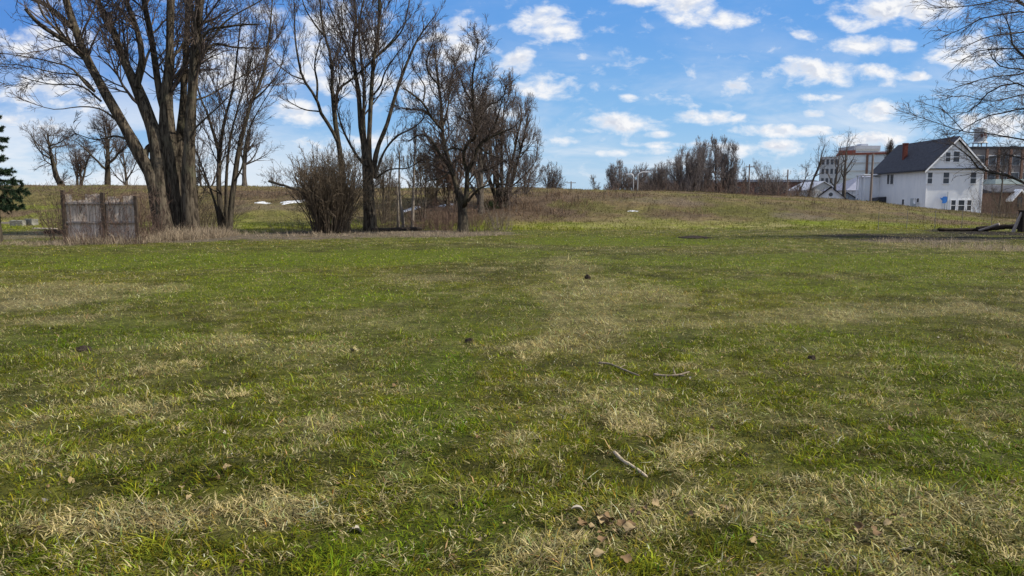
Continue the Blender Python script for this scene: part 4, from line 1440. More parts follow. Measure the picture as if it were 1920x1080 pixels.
def snow(px, py, rx, ry, tilt, th, lab):
    c = hit(px, py)
    a, b2 = hit(px, py - ry), hit(px, py + ry)
    rX, rY = rx / F_PX * c.y, max(.35, abs(a.y - b2.y) / 2)
    n, m_ = 40, 9
    V, Q = [], []
    seed = int(px)
    for j in range(m_):
        f = j / (m_ - 1)
        for i in range(n):
            t = 6.2832 * i / n
            k = 1 + .8 * (fbm(np.array([math.cos(t) * 2.6 + px]), np.array([math.sin(t) * 2.6]), seed, 3)[0] - .5) * 2
            r = f * k
            x = c.x + rX * r * math.cos(t)
            y = c.y + rY * r * math.sin(t) + tilt * (x - c.x)
            z = h1(x, y) + th * (1 - f ** 2.5) * (0.7 + .6 * vn(np.array([x * 2]), np.array([y * 2]), 3)[0]) - .03 * f
            V.append((x - c.x, y - c.y, z - c.z))
    for j in range(m_ - 1):
        for i in range(n):
            Q.append((j * n + i, j * n + (i + 1) % n, (j + 1) * n + (i + 1) % n, (j + 1) * n + i))
    o = link('snow_patch', mesh_np('snow_patch', np.array(V), np.array(Q), None, None, True), M['snow'], None, c)
    tag(o, lab, 'snow', 'last snow patches on the bank')


snow(553, 379, 24, 3.2, .55, .09, 'long thin snow patch on the bank just left of the twiggy bush')
snow(494, 380, 16, 1.6, .1, .06, 'small snow patch on the bank right of the slim clump tree')
snow(768, 394, 21, 3.2, .7, .09, 'white snow patch on the bank behind the close sapling pair')
snow(835, 386, 17, 2.2, .4, .08, 'white snow patch on the bank just left of the fruit tree')
snow(1185, 396, 26, 1.7, .03, .02, 'flat grey snow patch on the open bank below the lamp posts')

# ------------------------------------------------------------------ buildings
M['siding'] = m_plain('white_painted_clapboard', (.74, .76, .80), (.82, .83, .85), 1.2, .6, (.3, .3, 6), .3)
def m_siding():
    m, N, b = mat('white_painted_clapboard', .6, .3)
    tc = N.n('ShaderNodeTexCoord').outputs['Object']
    sp = N.n('ShaderNodeSeparateXYZ')
    N.t.links.new(tc, sp.inputs[0])
    saw = N.m('FRACT', N.m('MULTIPLY', sp.outputs[2], 5.5))
    f = N.noise(N.v('MULTIPLY', tc, (1, 1, .25)), 1.3, 6, .65)
    c = N.mix(N.rng(f, .3, .7), (.76, .78, .81, 1), (.86, .87, .88, 1))
    g = N.noise(N.v('MULTIPLY', tc, (3, 3, .4)), 2.0, 4, .6)
    c = N.mix(N.rng(g, .58, .75, 0, .3), c, (.46, .46, .45, 1))
    c = N.mix(N.rng(saw, .0, .10, .35, 0), c, (.30, .31, .33, 1))
    N.t.links.new(c, b.inputs['Base Color'])
    bump(N, b, saw, .5, .03)
    return m


M['siding'] = m_siding()
M['trim'] = m_plain('white_trim_paint', (.78, .79, .80), (.84, .84, .85), 2, .5)
M['slate'] = m_plain('dark_slate_shingles', (.028, .028, .036), (.060, .060, .072), 2.2, .8, (1, 1, 3), .3, .3)
M['gutter'] = m_plain('dark_gutter', (.02, .02, .025), (.04, .04, .05), 2, .5)
M['brick_red'] = m_plain('red_chimney_brick', (.11, .036, .027), (.19, .062, .046), 4, .9, (1, 1, 3), .1, .3)
M['brick_brown'] = m_plain('brown_brick', (.14, .085, .065), (.22, .14, .11), 2, .9, (1, 1, 3), .1, .2)
M['glass'] = m_plain('dark_window_glass', (.015, .018, .024), (.05, .058, .07), 1.5, .12, (1, 1, 1), .5)
M['grey_panel'] = m_plain('grey_panel', (.36, .40, .43), (.46, .50, .52), 1, .6)
M['slate_blue'] = m_plain('blue_grey_shingles', (.16, .17, .23), (.23, .24, .31), 2, .8)
M['blue'] = m_plain('bright_blue_plastic', (.04, .18, .55), (.07, .27, .70), 3, .5)
M['teal'] = m_plain('teal_factory_glass', (.44, .51, .55), (.60, .66, .69), .12, .35, (1, 1, 4), .5)
M['concrete'] = m_plain('grey_concrete', (.38, .40, .41), (.52, .53, .53), .5, .9)
M['orange'] = m_plain('orange_red_parapet', (.19, .065, .045), (.27, .095, .065), .4, .7)
M['far_grey'] = m_plain('far_grey_tower', (.36, .38, .44), (.46, .48, .54), .2, .8)
M['fact_brown'] = m_plain('brown_factory_wall', (.17, .155, .15), (.24, .22, .21), .3, .9)
M['white_wall'] = m_plain('white_shed_wall', (.66, .67, .70), (.78, .78, .80), .8, .7)
M['mint'] = m_plain('pale_green_roof', (.34, .42, .41), (.44, .51, .50), 1, .7)
M['shed_brown'] = m_plain('dark_brown_shed_wall', (.075, .045, .040), (.13, .080, .068), .25, .9)
M['steel'] = m_plain('grey_steel', (.30, .31, .32), (.42, .43, .44), 2, .45)
M['wood_pole'] = m_plain('utility_pole_wood', (.13, .10, .085), (.22, .18, .155), 3, .9, (5, 5, .5))
M['wire'] = m_plain('rusty_fence_wire', (.10, .09, .085), (.20, .19, .18), 5, .6)
M['white_metal'] = m_plain('white_painted_metal', (.62, .63, .65), (.74, .74, .75), 3, .4)


class Frame:
    """a building's own axes: x along its front, y away from the viewer"""
    def __init__(s, o, rz):
        s.o = Vector(o); s.rz = rz
        s.ex = Vector((math.cos(rz), math.sin(rz), 0)); s.ey = Vector((-math.sin(rz), math.cos(rz), 0))

    def front(s, px, py, y=0.0):
        """local x, z of the spot on the front plane seen at photo pixel"""
        d = ray(px, py); c = Vector((0, 0, EYE))
        p0 = s.o + s.ey * y
        t = (p0 - c).dot(s.ey) / d.dot(s.ey)
        w = c + d * t - s.o
        return w.dot(s.ex), w.z

    def side(s, px, py, x=0.0):
        d = ray(px, py); c = Vector((0, 0, EYE))
        p0 = s.o + s.ex * x
        t = (p0 - c).dot(s.ex) / d.dot(s.ex)
        w = c + d * t - s.o
        return w.dot(s.ey), w.z


def window(root, x0, x1, z0, z1, plane='front', at_=0.0, rail=True, fr=.09, mull=False):
    """a window on the front (y=at_) or left side (x=at_) of a building: frame part with its pane as sub-part"""
    mb = MB(); pn = MB()

    def bx(m, a0, a1, c0, c1, d0, d1):
        if plane == 'front': m.box(a0, at_ - d1, c0, a1, at_ - d0, c1)
        else: m.box(at_ - d1, a0, c0, at_ - d0, a1, c1)
    bx(mb, x0 - fr, x0, z0 - fr, z1 + fr, 0.003, .07); bx(mb, x1, x1 + fr, z0 - fr, z1 + fr, 0.003, .07)
    bx(mb, x0, x1, z1, z1 + fr, 0.003, .07); bx(mb, x0 - .02, x1 + .02, z0 - fr - .004, z0 - .004, 0.006, .11)
    if rail:
        zm = (z0 + z1) / 2
        bx(mb, x0, x1, zm - .035, zm + .035, 0.003, .06)
    if mull:
        xm = (x0 + x1) / 2
        bx(mb, xm - .03, xm + .03, z0, z1, .002, .055)
    f = mb.build('window', M['trim'], root)
    bx(pn, x0, x1, z0, z1, 0.002, .022)
    pn.build('pane', M['glass'], f)
    return f


def white_house():
    D = 95.0
    X0 = (1724 - CX) / F_PX * D * (math.cos(PITCH) + math.tan(PITCH) * math.sin(PITCH))
    fz = h1(X0 + 4, D) - .2
    fr = Frame((X0, D, fz), R(-2.0))
    root = empty('white_house', fr.o, 'white two storey clapboard house with a dark gabled roof and red chimney', 'house', rz=fr.rz)
    Wd, zE = fr.front(1845, 313)
    zE = fr.front(1724, 312)[1]
    _, zA = fr.front(1788, 258)
    L = fr.side(1637, 322)[0]
    xm = Wd / 2
    ze = zE - .15
    poly = [(0, 0), (Wd, 0), (Wd, ze), (xm, zA - .25), (0, ze)]
    MB().prism(poly, 0, L).build('wall', M['siding'], root)
    # roof as two thick slopes with overhang
    ov, th = .42, .2
    sl = (zA - ze) / xm
    mb = MB()
    for s in (-1, 1):
        xe = -ov if s < 0 else Wd + ov
        z_e = ze - ov * sl
        pts = [(xe, z_e), (xm, zA), (xm, zA + th), (xe, z_e + th)] if s < 0 else [(xe, z_e), (xe, z_e + th), (xm, zA + th), (xm, zA)]
        mb.prism(pts, -.45, L + .35)
    mb.build('roof', M['slate'], root)
    # barge boards, gable band, corner boards
    mb = MB()
    for s in (-1, 1):
        xe = -ov - .02 if s < 0 else Wd + ov + .02
        z_e = ze - ov * sl
        pts = [(xe, z_e - .24), (xm, zA - .22), (xm, zA + .02), (xe, z_e + .02)] if s < 0 else [(xe, z_e - .24), (xe, z_e + .02), (xm, zA + .02), (xm, zA - .22)]
        mb.prism(pts, -.50, -.453)
    mb.box(-.06, -.16, ze - .62, Wd + .06, -.004, ze - .22)
    for x in (-.01, Wd - .13):
        mb.box(x, -.05, 0, x + .14, -.003, ze - .66)
    mb.box(-.12, .2, ze - .52, -.004, L, ze - .25)
    mb.build('trim', M['trim'], root)
    MB().box(-.35, -.46, ze - .22, Wd + .35, -.008, ze - .10).build('pent_roof', M['gutter'], root)
    MB().box(-ov - .14, -.4, ze - ov * sl + .01, -ov - .01, L + .3, ze - ov * sl + .14).build('gutter', M['gutter'], root)
    # chimney near the far end, on the left slope
    cy, _ = fr.side(1694, 290, 1.2)
    cx0 = 1.15
    czt = fr.side(1694, 271, 1.4)[1]
    c = MB().box(cx0, cy - .25, ze + .4, cx0 + .5, cy + .25, czt)
    c.box(cx0 - .05, cy - .30, czt + .002, cx0 + .55, cy + .30, czt + .15)
    c.build('chimney', M['brick_red'], root)
    for a, b_, c_, d_, ml in ((1738, 1747, 323.5, 344, False), (1769, 1778.5, 323.5, 344, False), (1820, 1829, 323.5, 344, False),
                              (1773.5, 1781, 286, 303, False), (1788, 1798, 284.5, 303.5, False), (1783.5, 1790.5, 375.5, 394.5, False), (1797, 1807, 375.5, 395, False), (1813.5, 1820, 375.5, 394.5, False)):
        x0, z1 = fr.front(a, c_); x1, z0 = fr.front(b_, d_)
        window(root, x0, x1, z0, z1, 'front', 0, True, .10, ml)
    for a, b_, c_, d_ in ((1664.5, 1668, 326.5, 345), (1670.5, 1675.5, 326.5, 345), (1645, 1648, 349, 353), (1645, 1648, 360, 365), (1692, 1695.5, 374, 384), (1720, 1723.5, 372, 379)):
        y1, z1 = fr.side(a, c_); y0, z0 = fr.side(b_, d_)
        window(root, y0, y1, z0, z1, 'side', 0, False, .08)
    y1, z1 = fr.side(1708, 372); y0, z0 = fr.side(1717, 388)
    MB().box(-.06, y0, z0, -.004, y1, z1).build('hatch', M['grey_panel'], root)
    # satellite dish on the left wall
    y, z = fr.side(1722, 377)
    d = MB()
    n = 14
    for k in range(n):
        a0, a1 = 6.2832 * k / n, 6.2832 * (k + 1) / n
        for (ra, rb, xa, xb) in ((0, .2, -.42, -.44), (.2, .36, -.44, -.50)):
            d.face((xa, y + ra * math.cos(a0), z + ra * math.sin(a0)), (xb, y + rb * math.cos(a0), z + rb * math.sin(a0)),
                   (xb, y + rb * math.cos(a1), z + rb * math.sin(a1)), (xa, y + ra * math.cos(a1), z + ra * math.sin(a1)))
    d.box(-.42, y - .03, z - .35, -.005, y + .03, z - .28).box(-.43, y - .03, z - .35, -.38, y + .03, z)
    d.build('satellite_dish', M['trim'], root)
    # drain pipe on the front
    x, z1 = fr.front(1777, 360)
    MB().cyl((x, -.07, 0.1), (x, -.07, z1), .045, n=8).build('drain_pipe', M['grey_panel'], root)
    # rear porch at the far left end: posts, roof edge and lattice
    ya = L - 2.6
    p = MB()
    for y in (ya, ya + 1.2, L - .1):
        p.box(-2.3, y, 0, -2.15, y + .15, ze - .55)
    p.box(-2.45, ya - .15, ze - .55, -.02, L + .1, ze - .35)
    p.box(-2.3, ya, 2.9, -2.16, L, 3.02)
    p.build('porch', M['trim'], root)
    MB().box(-2.0, ya + .3, 0.0, -.03, L, ze - .75).build('porch_wall', M['siding'], root)
    y1, z1 = fr.side(1636, 369, -1.0); y0, z0 = fr.side(1648, 382, -1.0)
    MB().prism([(-1.6, z0 - .6), (-.02, z0 - .6), (-.02, z1), (-1.0, z1 - .15), (-1.6, z1 - .8)], y0, y0 + 2.2).build('bulkhead', M['gutter'], root)
    # the bright blue thing before the front wall
    x, z = fr.front(1765, 375); x2, zb = fr.front(1768.5, 396)
    w = fr.o + fr.ex * x - fr.ey * .6
    gz = h1(w.x, w.y)
    r2 = empty('garden_sign', (w.x, w.y, gz), 'small bright blue ragged panel on a short pale post before the white house', 'sign', rz=fr.rz)
    zz = fr.o.z + z - gz
    bm = [(-.45, .30), (-.28, .22), (-.05, .42), (.30, .45), (.40, .30), (.42, -.05), (.30, -.35), (.05, -.42), (-.20, -.38), (-.15, -.10), (-.42, .12)]
    MB().prism([(a, zz + b_) for a, b_ in bm], -.03, .03).build('panel', M['blue'], r2)
    MB().box(.08, -.04, 0, .22, .031, zz - .40).build('post', M['grey_panel'], r2)
    return fr


FR_HOUSE = white_house()


def gable_house(name, px0, px1, Y, py_eave, py_apex, depth, label, cat, wall, roof, group=None, rz=0.0, ov=.3):
    x0, x1 = at(px0, Y).x, at(px1, Y).x
    zb = min(h1(x0, Y), h1(x1, Y)) - .3
    root = empty(name, (x0, Y, zb), label, cat, group, rz)
    w = x1 - x0
    ze = W(px0, py_eave, Y).z - zb; za = W((px0 + px1) / 2, py_apex, Y).z - zb
    MB().prism([(0, 0), (w, 0), (w, ze), (w / 2, za - .12), (0, ze)], 0, depth).build('wall', wall, root)
    sl = (za - ze) / (w / 2)
    mb = MB()
    mb.prism([(-ov, ze - ov * sl), (w / 2, za), (w / 2, za + .16), (-ov, ze - ov * sl + .16)], -.3, depth + .3)
    mb.prism([(w + ov, ze - ov * sl), (w + ov, ze - ov * sl + .16), (w / 2, za + .16), (w / 2, za)], -.3, depth + .3)
    mb.build('roof', roof, root)
    return root, w, ze, za


# little white garage with its round vent
r_, w_, ze_, za_ = gable_house('garage', 1524, 1570, 104, 371, 351, 8, 'little white gabled garage with a dark round vent, left of the white house', 'garage', M['white_wall'], M['slate'], rz=R(-24))
MB().cyl((w_ / 2, -.05, za_ - 1.0), (w_ / 2, .0, za_ - 1.0), .27, n=16).build('vent', M['glass'], r_)
# white shed with blue grey hip roof
Yb = 118.0
xa, xb = at(1579, Yb).x, at(1650, Yb).x
zb = h1(xa, Yb) - .3
r_ = empty('shed', (xa, Yb, zb), 'low white shed with a blue grey hipped roof beside the white house', 'shed')
ze_ = W(1600, 357, Yb).z - zb; zt_ = W(1630, 326, Yb).z - zb
w_ = xb - xa
MB().box(0, 0, 0, w_, 9, ze_).build('wall', M['white_wall'], r_)
mb = MB()
o_ = .35
A, B_, C_, D_ = (-o_, -o_, ze_ + .01), (w_ + o_, -o_, ze_ + .01), (w_ + o_, 9 + o_, ze_ + .01), (-o_, 9 + o_, ze_ + .01)
E, G_ = (w_ * .75, 4.5, zt_), (w_ * .95, 4.5, zt_)
mb.face(A, B_, G_, E); mb.face(D_, E, G_, C_); mb.face(A, E, D_); mb.face(B_, C_, G_); mb.face(A, D_, C_, B_)
mb.build('roof', M['slate_blue'], r_)
# dark low gabled roof between
gable_house('outbuilding', 1556, 1598, 112, 376, 362, 7, 'low dark roofed outbuilding between the little garage and the blue grey shed', 'shed', M['grey_panel'], M['slate'], rz=R(-24))
# small grey house with pale roof further back
gable_house('grey_house', 1508, 1562, 160, 356, 341, 12, 'small grey gabled house behind the little white garage', 'house', M['concrete'], M['far_grey'])


def block(name, px0, px1, py_top, Y, depth, label, cat, wall, rz=0.0):
    x0, x1 = at(px0, Y).x, at(px1, Y).x
    zb = min(h1(x0, Y), h1(x1, Y)) - .3
    root = empty(name, (x0, Y, zb), label, cat, rz=rz)
    z = W((px0 + px1) / 2, py_top, Y).z - zb
    w = x1 - x0
    MB().box(0, 0, 0, w, depth, z).build('wall', wall, root)
    return root, w, z


# glass factory
r_, w_, z_ = block('factory', 1560, 1790, 291, 260, 12, 'big teal glazed factory with an orange red parapet behind the white house', 'factory', M['teal'], R(-21))
MB().box(-.4, -.5, z_ + .003, w_ + .4, 12.4, z_ + .7).build('parapet', M['orange'], r_)
MB().box(.2, 2, z_ + .703, 5.4, 9, z_ + 1.7).build('roof_block', M['orange'], r_)
for k, x in enumerate(np.arange(0, w_, w_ / 5.0)):
    MB().box(x, -.32, 0, x + .7, -.006, z_ - .006).build('pier', M['brick_brown'] if k in (1,) else M['concrete'], r_)
for z in np.arange(2.2, z_ - 1, 2.7):
    MB().box(-.1, -.22, z, w_ + .1, -.003, z + .5).build('band', M['concrete'], r_)
r_, w_, z_ = block('office_block', 1527, 1560, 294, 254, 10, 'plain grey concrete block with dark windows at the left end of the glass factory', 'building', M['concrete'], R(-21))
for i in range(4):
    for j in range(5):
        x0 = .5 + i * (w_ - .6) / 4
        z0 = z_ - 2.6 - j * 3.1
        MB().box(x0, -.05, z0, x0 + .8, -.004, z0 + 1.7).build('window', M['glass'], r_)
r_, w_, z_ = block('tower_block', 1588, 1636, 273, 420, 20, 'pale grey tower block rising far behind the orange parapet', 'building', M['far_grey'])
for j in range(5):
    MB().box(.8, -.12, z_ - 3 - j * 3.4, w_ - .8, -.004, z_ - 1.6 - j * 3.4).build('window_band', M['steel'], r_)
MB().box(w_ * .35, 3, z_ + .003, w_ * .62, 9, z_ + 1.2).build('roof_block', M['far_grey'], r_)
r_, w_, z_ = block('tower_block', 1648, 1690, 282, 420, 20, 'lower pale grey block far behind the chimney of the white house', 'building', M['far_grey'])
for j in range(4):
    MB().box(.8, -.12, z_ - 3 - j * 3.4, w_ - .8, -.004, z_ - 1.6 - j * 3.4).build('window_band', M['steel'], r_)

# brown factory at the right with rooftop tank
r_, w_, z_ = block('brown_factory', 1806, 1990, 279, 172, 40, 'wide flat roofed brown brick factory behind the white house on the right', 'factory', M['fact_brown'])
MB().box(-.2, -.25, z_ + .003, w_ + .2, 40.2, z_ + .5).build('parapet', M['gutter'], r_)
for i in range(8):
    x0 = 1.0 + i * (w_ - 1.2) / 8
    for z0 in (z_ - 3.6, z_ - 7.4):
        f_ = MB().box(x0 - .12, -.10, z0 - .12, x0 + 1.72, -.003, z0 + 2.12).build('window', M['white_wall'] if (i + int(z0)) % 3 == 0 else M['concrete'], r_)
        MB().box(x0, -.14, z0, x0 + 1.6, -.103, z0 + 2.0).build('pane', M['glass'], f_)
    MB().box(x0 + 1.95, -.28, 0, x0 + 2.45, -.004, z_ - .01).build('pier', M['brick_brown'], r_)
tc_ = at(1847, 176)
zr = r_.location.z + z_
tk = empty('water_tank', (tc_.x, 182, zr), 'grey rooftop water tank on legs standing on the brown factory', 'tank')
rt_ = px2m(10.5, 180)
zt0, zt1 = W(1847, 266, 182).z - zr, W(1847, 241, 182).z - zr
MB().cyl((0, 0, zt0), (0, 0, zt1), rt_, n=20).build('tank', M['steel'], tk)
MB().cyl((0, 0, zt1 + .002), (0, 0, zt1 + .35), rt_ * 1.02, rt_ * .3, n=20).build('lid', M['steel'], tk)
MB().cyl((0, 0, zt0 - .32), (0, 0, zt0 - .004), rt_ * 1.35, rt_ * 1.05, n=20).build('platform', M['concrete'], tk)
for sx in (-1, 1):
    for sy in (-1, 1):
        MB().cyl((sx * rt_ * .8, sy * rt_ * .8, 0), (sx * rt_ * .75, sy * rt_ * .75, zt0 - .33), .13, n=8).build('leg', M['concrete'], tk)
em = MB()
for k, (a, w2, zc, hz) in enumerate(((-.5, .34, .45, .5), (-.05, .30, .52, .32), (.34, .30, .40, .55))):
    n = 4
    for s in range(n):
        a0, a1 = a + w2 * s / n, a + w2 * (s + 1) / n
        r = rt_ * 1.012
        q = [(r * math.sin(a0), -r * math.cos(a0)), (r * math.sin(a1), -r * math.cos(a1))]
        z0 = zt0 + (zt1 - zt0) * (zc - hz / 4); z1 = zt0 + (zt1 - zt0) * (zc + hz / 4)
        em.face((*q[0], z0), (*q[1], z0), (*q[1], z1), (*q[0], z1))
em.build('emblem', m_plain('faded_dark_red_paint', (.08, .03, .03), (.16, .06, .05), 3, .7), tk)

# white annex and small brick house at the right edge
r_, w_, z_ = block('annex', 1852, 1990, 345, 140, 8, 'low white annex with a pale green roof before the brown factory', 'building', M['white_wall'])
MB().box(-.3, -.4, z_ + .003, w_ + .3, 8.3, z_ + .9).build('roof', M['mint'], r_)
for i in range(3):
    x0 = 2 + i * 3.4
    MB().box(x0, -.06, z_ - 1.7, x0 + 1.6, -.003, z_ - .3).build('window', M['glass'], r_)
r_, w_, z_ = block('brick_house', 1846, 1990, 362, 108, 9, 'small brown brick house with a white trimmed gable at the right edge', 'house', M['brick_brown'])
MB().prism([(-.5, z_ + .003), (9.4, z_ + .003), (9.4, z_ + .2), (4.5, z_ + 1.15), (-.5, z_ + .2)], -.3, w_ + .3, 'x').build('roof', M['slate'], r_)
gx0, gx1 = at(1874, 108).x - r_.location.x, at(1904, 108).x - r_.location.x
gm = (gx0 + gx1) / 2
zg0, zg1 = W(1890, 376, 108).z - r_.location.z, W(1890, 358, 108).z - r_.location.z
MB().prism([(gx0 + .2, 0), (gx1 - .2, 0), (gx1 - .2, zg0 + .1), (gm, zg1 - .1), (gx0 + .2, zg0 + .1)], -1.2, -.004).build('porch', M['brick_brown'], r_)
mb = MB()
mb.prism([(gx0 - .1, zg0 - .16), (gm, zg1 + .02), (gm, zg1 + .25), (gx0 - .1, zg0 + .08)], -1.5, -.01)
mb.prism([(gx1 + .1, zg0 - .16), (gx1 + .1, zg0 + .08), (gm, zg1 + .25), (gm, zg1 + .02)], -1.5, -.01)
mb.build('porch_roof', M['trim'], r_)
MB().box(gm - .35, -1.25, zg0 - .9, gm + .25, -1.203, zg0 + .5).build('window', M['glass'], r_)

# long low buildings behind the crest
r_, w_, z_ = block('long_shed', 1198, 1372, 344, 190, 14, 'long dark brown shed along the crest behind the tall pair of trees', 'shed', M['shed_brown'])
MB().prism([(-.5, z_ + .003), (14.5, z_ + .003), (14.5, z_ + .15), (7, z_ + 1.0), (-.5, z_ + .15)], -.3, w_ + .3, 'x').build('roof', M['gutter'], r_)
M['brick_shed'] = m_plain('dull_red_brick', (.13, .062, .048), (.21, .105, .080), .35, .9, (1, 1, 2))
r_, w_, z_ = block('brick_shed', 1366, 1530, 342, 175, 12, 'long low dull red brick building along the crest left of the little garage', 'building', M['brick_shed'])
MB().prism([(-.5, z_ + .003), (12.5, z_ + .003), (12.5, z_ + .12), (6, z_ + .8), (-.5, z_ + .12)], -.3, w_ + .3, 'x').build('roof', M['gutter'], r_)
for i in range(9):
    x0 = 1 + i * (w_ - 1.5) / 9
    MB().box(x0, -.06, z_ - 2.4, x0 + 1.0, -.003, z_ - 1.0).build('window', M['glass'], r_)

# scrub along the crest before the sheds: separate leafless shrubs
SCRUB = 'leafless shrubs along the crest'
for i, (px, ty, sp, lab) in enumerate([
    (1218, 338, 20, 'dark leafless shrub on the crest just right of the curved lamp post'), (1246, 340, 22, 'brown shrub on the crest left of the fan shaped tree'),
    (1268, 336, 18, 'dark shrub at the left foot of the fan shaped tree'), (1325, 334, 22, 'dark shrub between the feet of the tall pair of trees'), (1362, 340, 20, 'brown shrub right of the tall pointed tree'),
    (1392, 338, 18, 'low brown shrub before the left end of the brick building'), (1450, 336, 24, 'twiggy shrub before the middle of the brick building'), (1476, 342, 18, 'dark shrub under the crooked tree near the glass factory'),
    (1522, 340, 22, 'dark shrub left of the little white garage'), (1148, 345, 12, 'small dark shrub at the left of the rounded trees'), (1205, 330, 14, 'dark upright shrub between the lamp posts and long shed')]):
    Y = 100 + (i * 7) % 12
    b = at(px, Y)
    P, Rd = stems_fan(34, b, px2m(sp * .5, Y), top_h(px, ty, Y) * .7, top_h(px, ty, Y) * 1.08, .35, (.02, .05), .08, .02)
    tw = twigs(P, Rd, .014, [dict(per_m=2.6, t0=.2, ang=(.3, .9), lratio=.35, lmin=.4, lmax=1.4, nseg=4, wig=.16, trop=.05, rfrac=.6)])
    cane_object('shrub', b, [(P, Rd)] + tw, lab, 'shrub', SCRUB, M['twig_red'] if i % 2 else M['twig'])

for i in range(14):
    px = 1208 + i * 23 + RNG.normal(0, 3)
    Y = RNG.uniform(96, 118)
    ty = RNG.uniform(345, 354) + max(0, (px - 1350) * .05)
    b = at(px, Y)
    hh = top_h(px, ty, Y)
    P, Rd = stems_fan(24, b, px2m(9, Y), hh * .6, hh * 1.1, .35, (.015, .03), .08, .02)
    tw = twigs(P, Rd, .014, [dict(per_m=2.2, t0=.2, ang=(.3, .9), lratio=.35, lmin=.4, lmax=1.3, nseg=4, wig=.16, trop=.05, rfrac=.6)])
    cane_object('shrub', b, [(P, Rd)] + tw, 'one of the low brown leafless shrubs lining the crest before the long sheds', 'shrub', 'low brush lining the crest', M['twig_red'] if i % 3 == 0 else M['twig'])

# dark green shrub behind the fruit tree
def green_shrub():
    c = hit(921, 391)
    n = 2600
    d = nrm(RNG.normal(0, 1, (n, 3))); d[:, 2] = np.abs(d[:, 2])
    r = RNG.uniform(.45, 1, n)[:, None] * (.75 + .5 * fbm(d[:, 0] * 2 + 5, d[:, 1] * 2 + d[:, 2], 3, 2))[:, None]
    p = d * r * np.array([.75, .55, .62])
    s = nrm(RNG.normal(0, 1, (n, 3))) * .035; u = nrm(RNG.normal(0, 1, (n, 3))) * .06
    V = np.stack([p - s, p + s, p + u], 1).reshape(-1, 3)
    col = np.array([.035, .055, .022]) * np.clip(RNG.normal(1, .35, n), .3, 2)[:, None]
    root = empty('evergreen_shrub', c, 'low dark green shrub on the bank behind the fruit tree', 'shrub')
    link('leaves', mesh_np('leaves', V, None, np.arange(n * 3).reshape(-1, 3), np.repeat(col, 3, 0)), M['dead'], root)
    P, Rd = stems_fan(14, c, .3, .4, .9, .4, (.008, .016))
    V, q = tube_arrays(P, Rd, 4)
    link('stems', mesh_np('stems', V - np.array(c), q), M['twig_brown'], root)


green_shrub()

# ------------------------------------------------------------------ poles
def lamp_post(px, py, Y, arm, lab):
    b = at(px, Y)
    r = empty('lamp_post', b, lab, 'lamp post', 'lamp posts on the crest')
    h_ = top_h(px, py, Y)
    MB().cyl((0, 0, -.2), (0, 0, h_ - .5), .085, .055, 10).build('pole', M['steel'], r)
    pts = [(0, 0, h_ - .52)] + [(arm * (1 - math.cos(t)), 0, h_ - .52 + .5 * math.sin(t)) for t in np.linspace(.2, 1.57, 7)]
    P, Rd = resample(pts, [.06] * len(pts), 14)
    V, q = tube_arrays(P[None], Rd[None], 8)
    link('arm', mesh_np('arm', V, q, None, None, True), M['white_metal'], r)
    e = pts[-1]
    s = 1 if arm > 0 else -1
    MB().prism([(e[0], e[2] - .06), (e[0] + s * .7, e[2] - .08), (e[0] + s * .72, e[2] + .02), (e[0] + s * .5, e[2] + .09), (e[0], e[2] + .07)], -.14, .14).build('lamp_head', M['white_metal'], r)


lamp_post(1184, 326, 108, -.35, 'pale straight lamp post on the crest, left of two')
lamp_post(1192, 322, 104, .9, 'pale lamp post with a curved arm on the crest, right of two')


def utility_pole(px, py, Y, arms, w, lab):
    b = at(px, Y)
    r = empty('utility_pole', b, lab, 'utility pole', 'wooden utility poles')
    h_ = top_h(px, py, Y)
    MB().cyl((0, 0, -.3), (0, 0, h_), w / 2, w / 2.6, 10).build('pole', M['wood_pole'], r)
    for z, l in arms:
        a = MB().box(-l / 2, -w / 2 - .13, h_ - z, l / 2, -w / 2 - .004, h_ - z + .16).build('crossarm', M['wood_pole'], r)
        for s in (-.9, -.45, .45, .9):
            MB().cyl((s * l / 2, -w / 2 - .065, h_ - z + .163), (s * l / 2, -w / 2 - .065, h_ - z + .36), .045, .03, 8).build('insulator', M['steel'], a)


utility_pole(1069, 340, 210, [(.5, 2.6)], .42, 'distant T shaped utility pole standing alone on the open crest')
utility_pole(1623, 288, 90, [], .30, 'brown utility pole at the left end of the white house')
utility_pole(1397, 308, 150, [(.6, 1.6)], .32, 'dark utility pole behind the crest right of the tall pointed tree')
utility_pole(1468, 318, 140, [], .3, 'short dark pole left of the crooked trees near the glass factory')

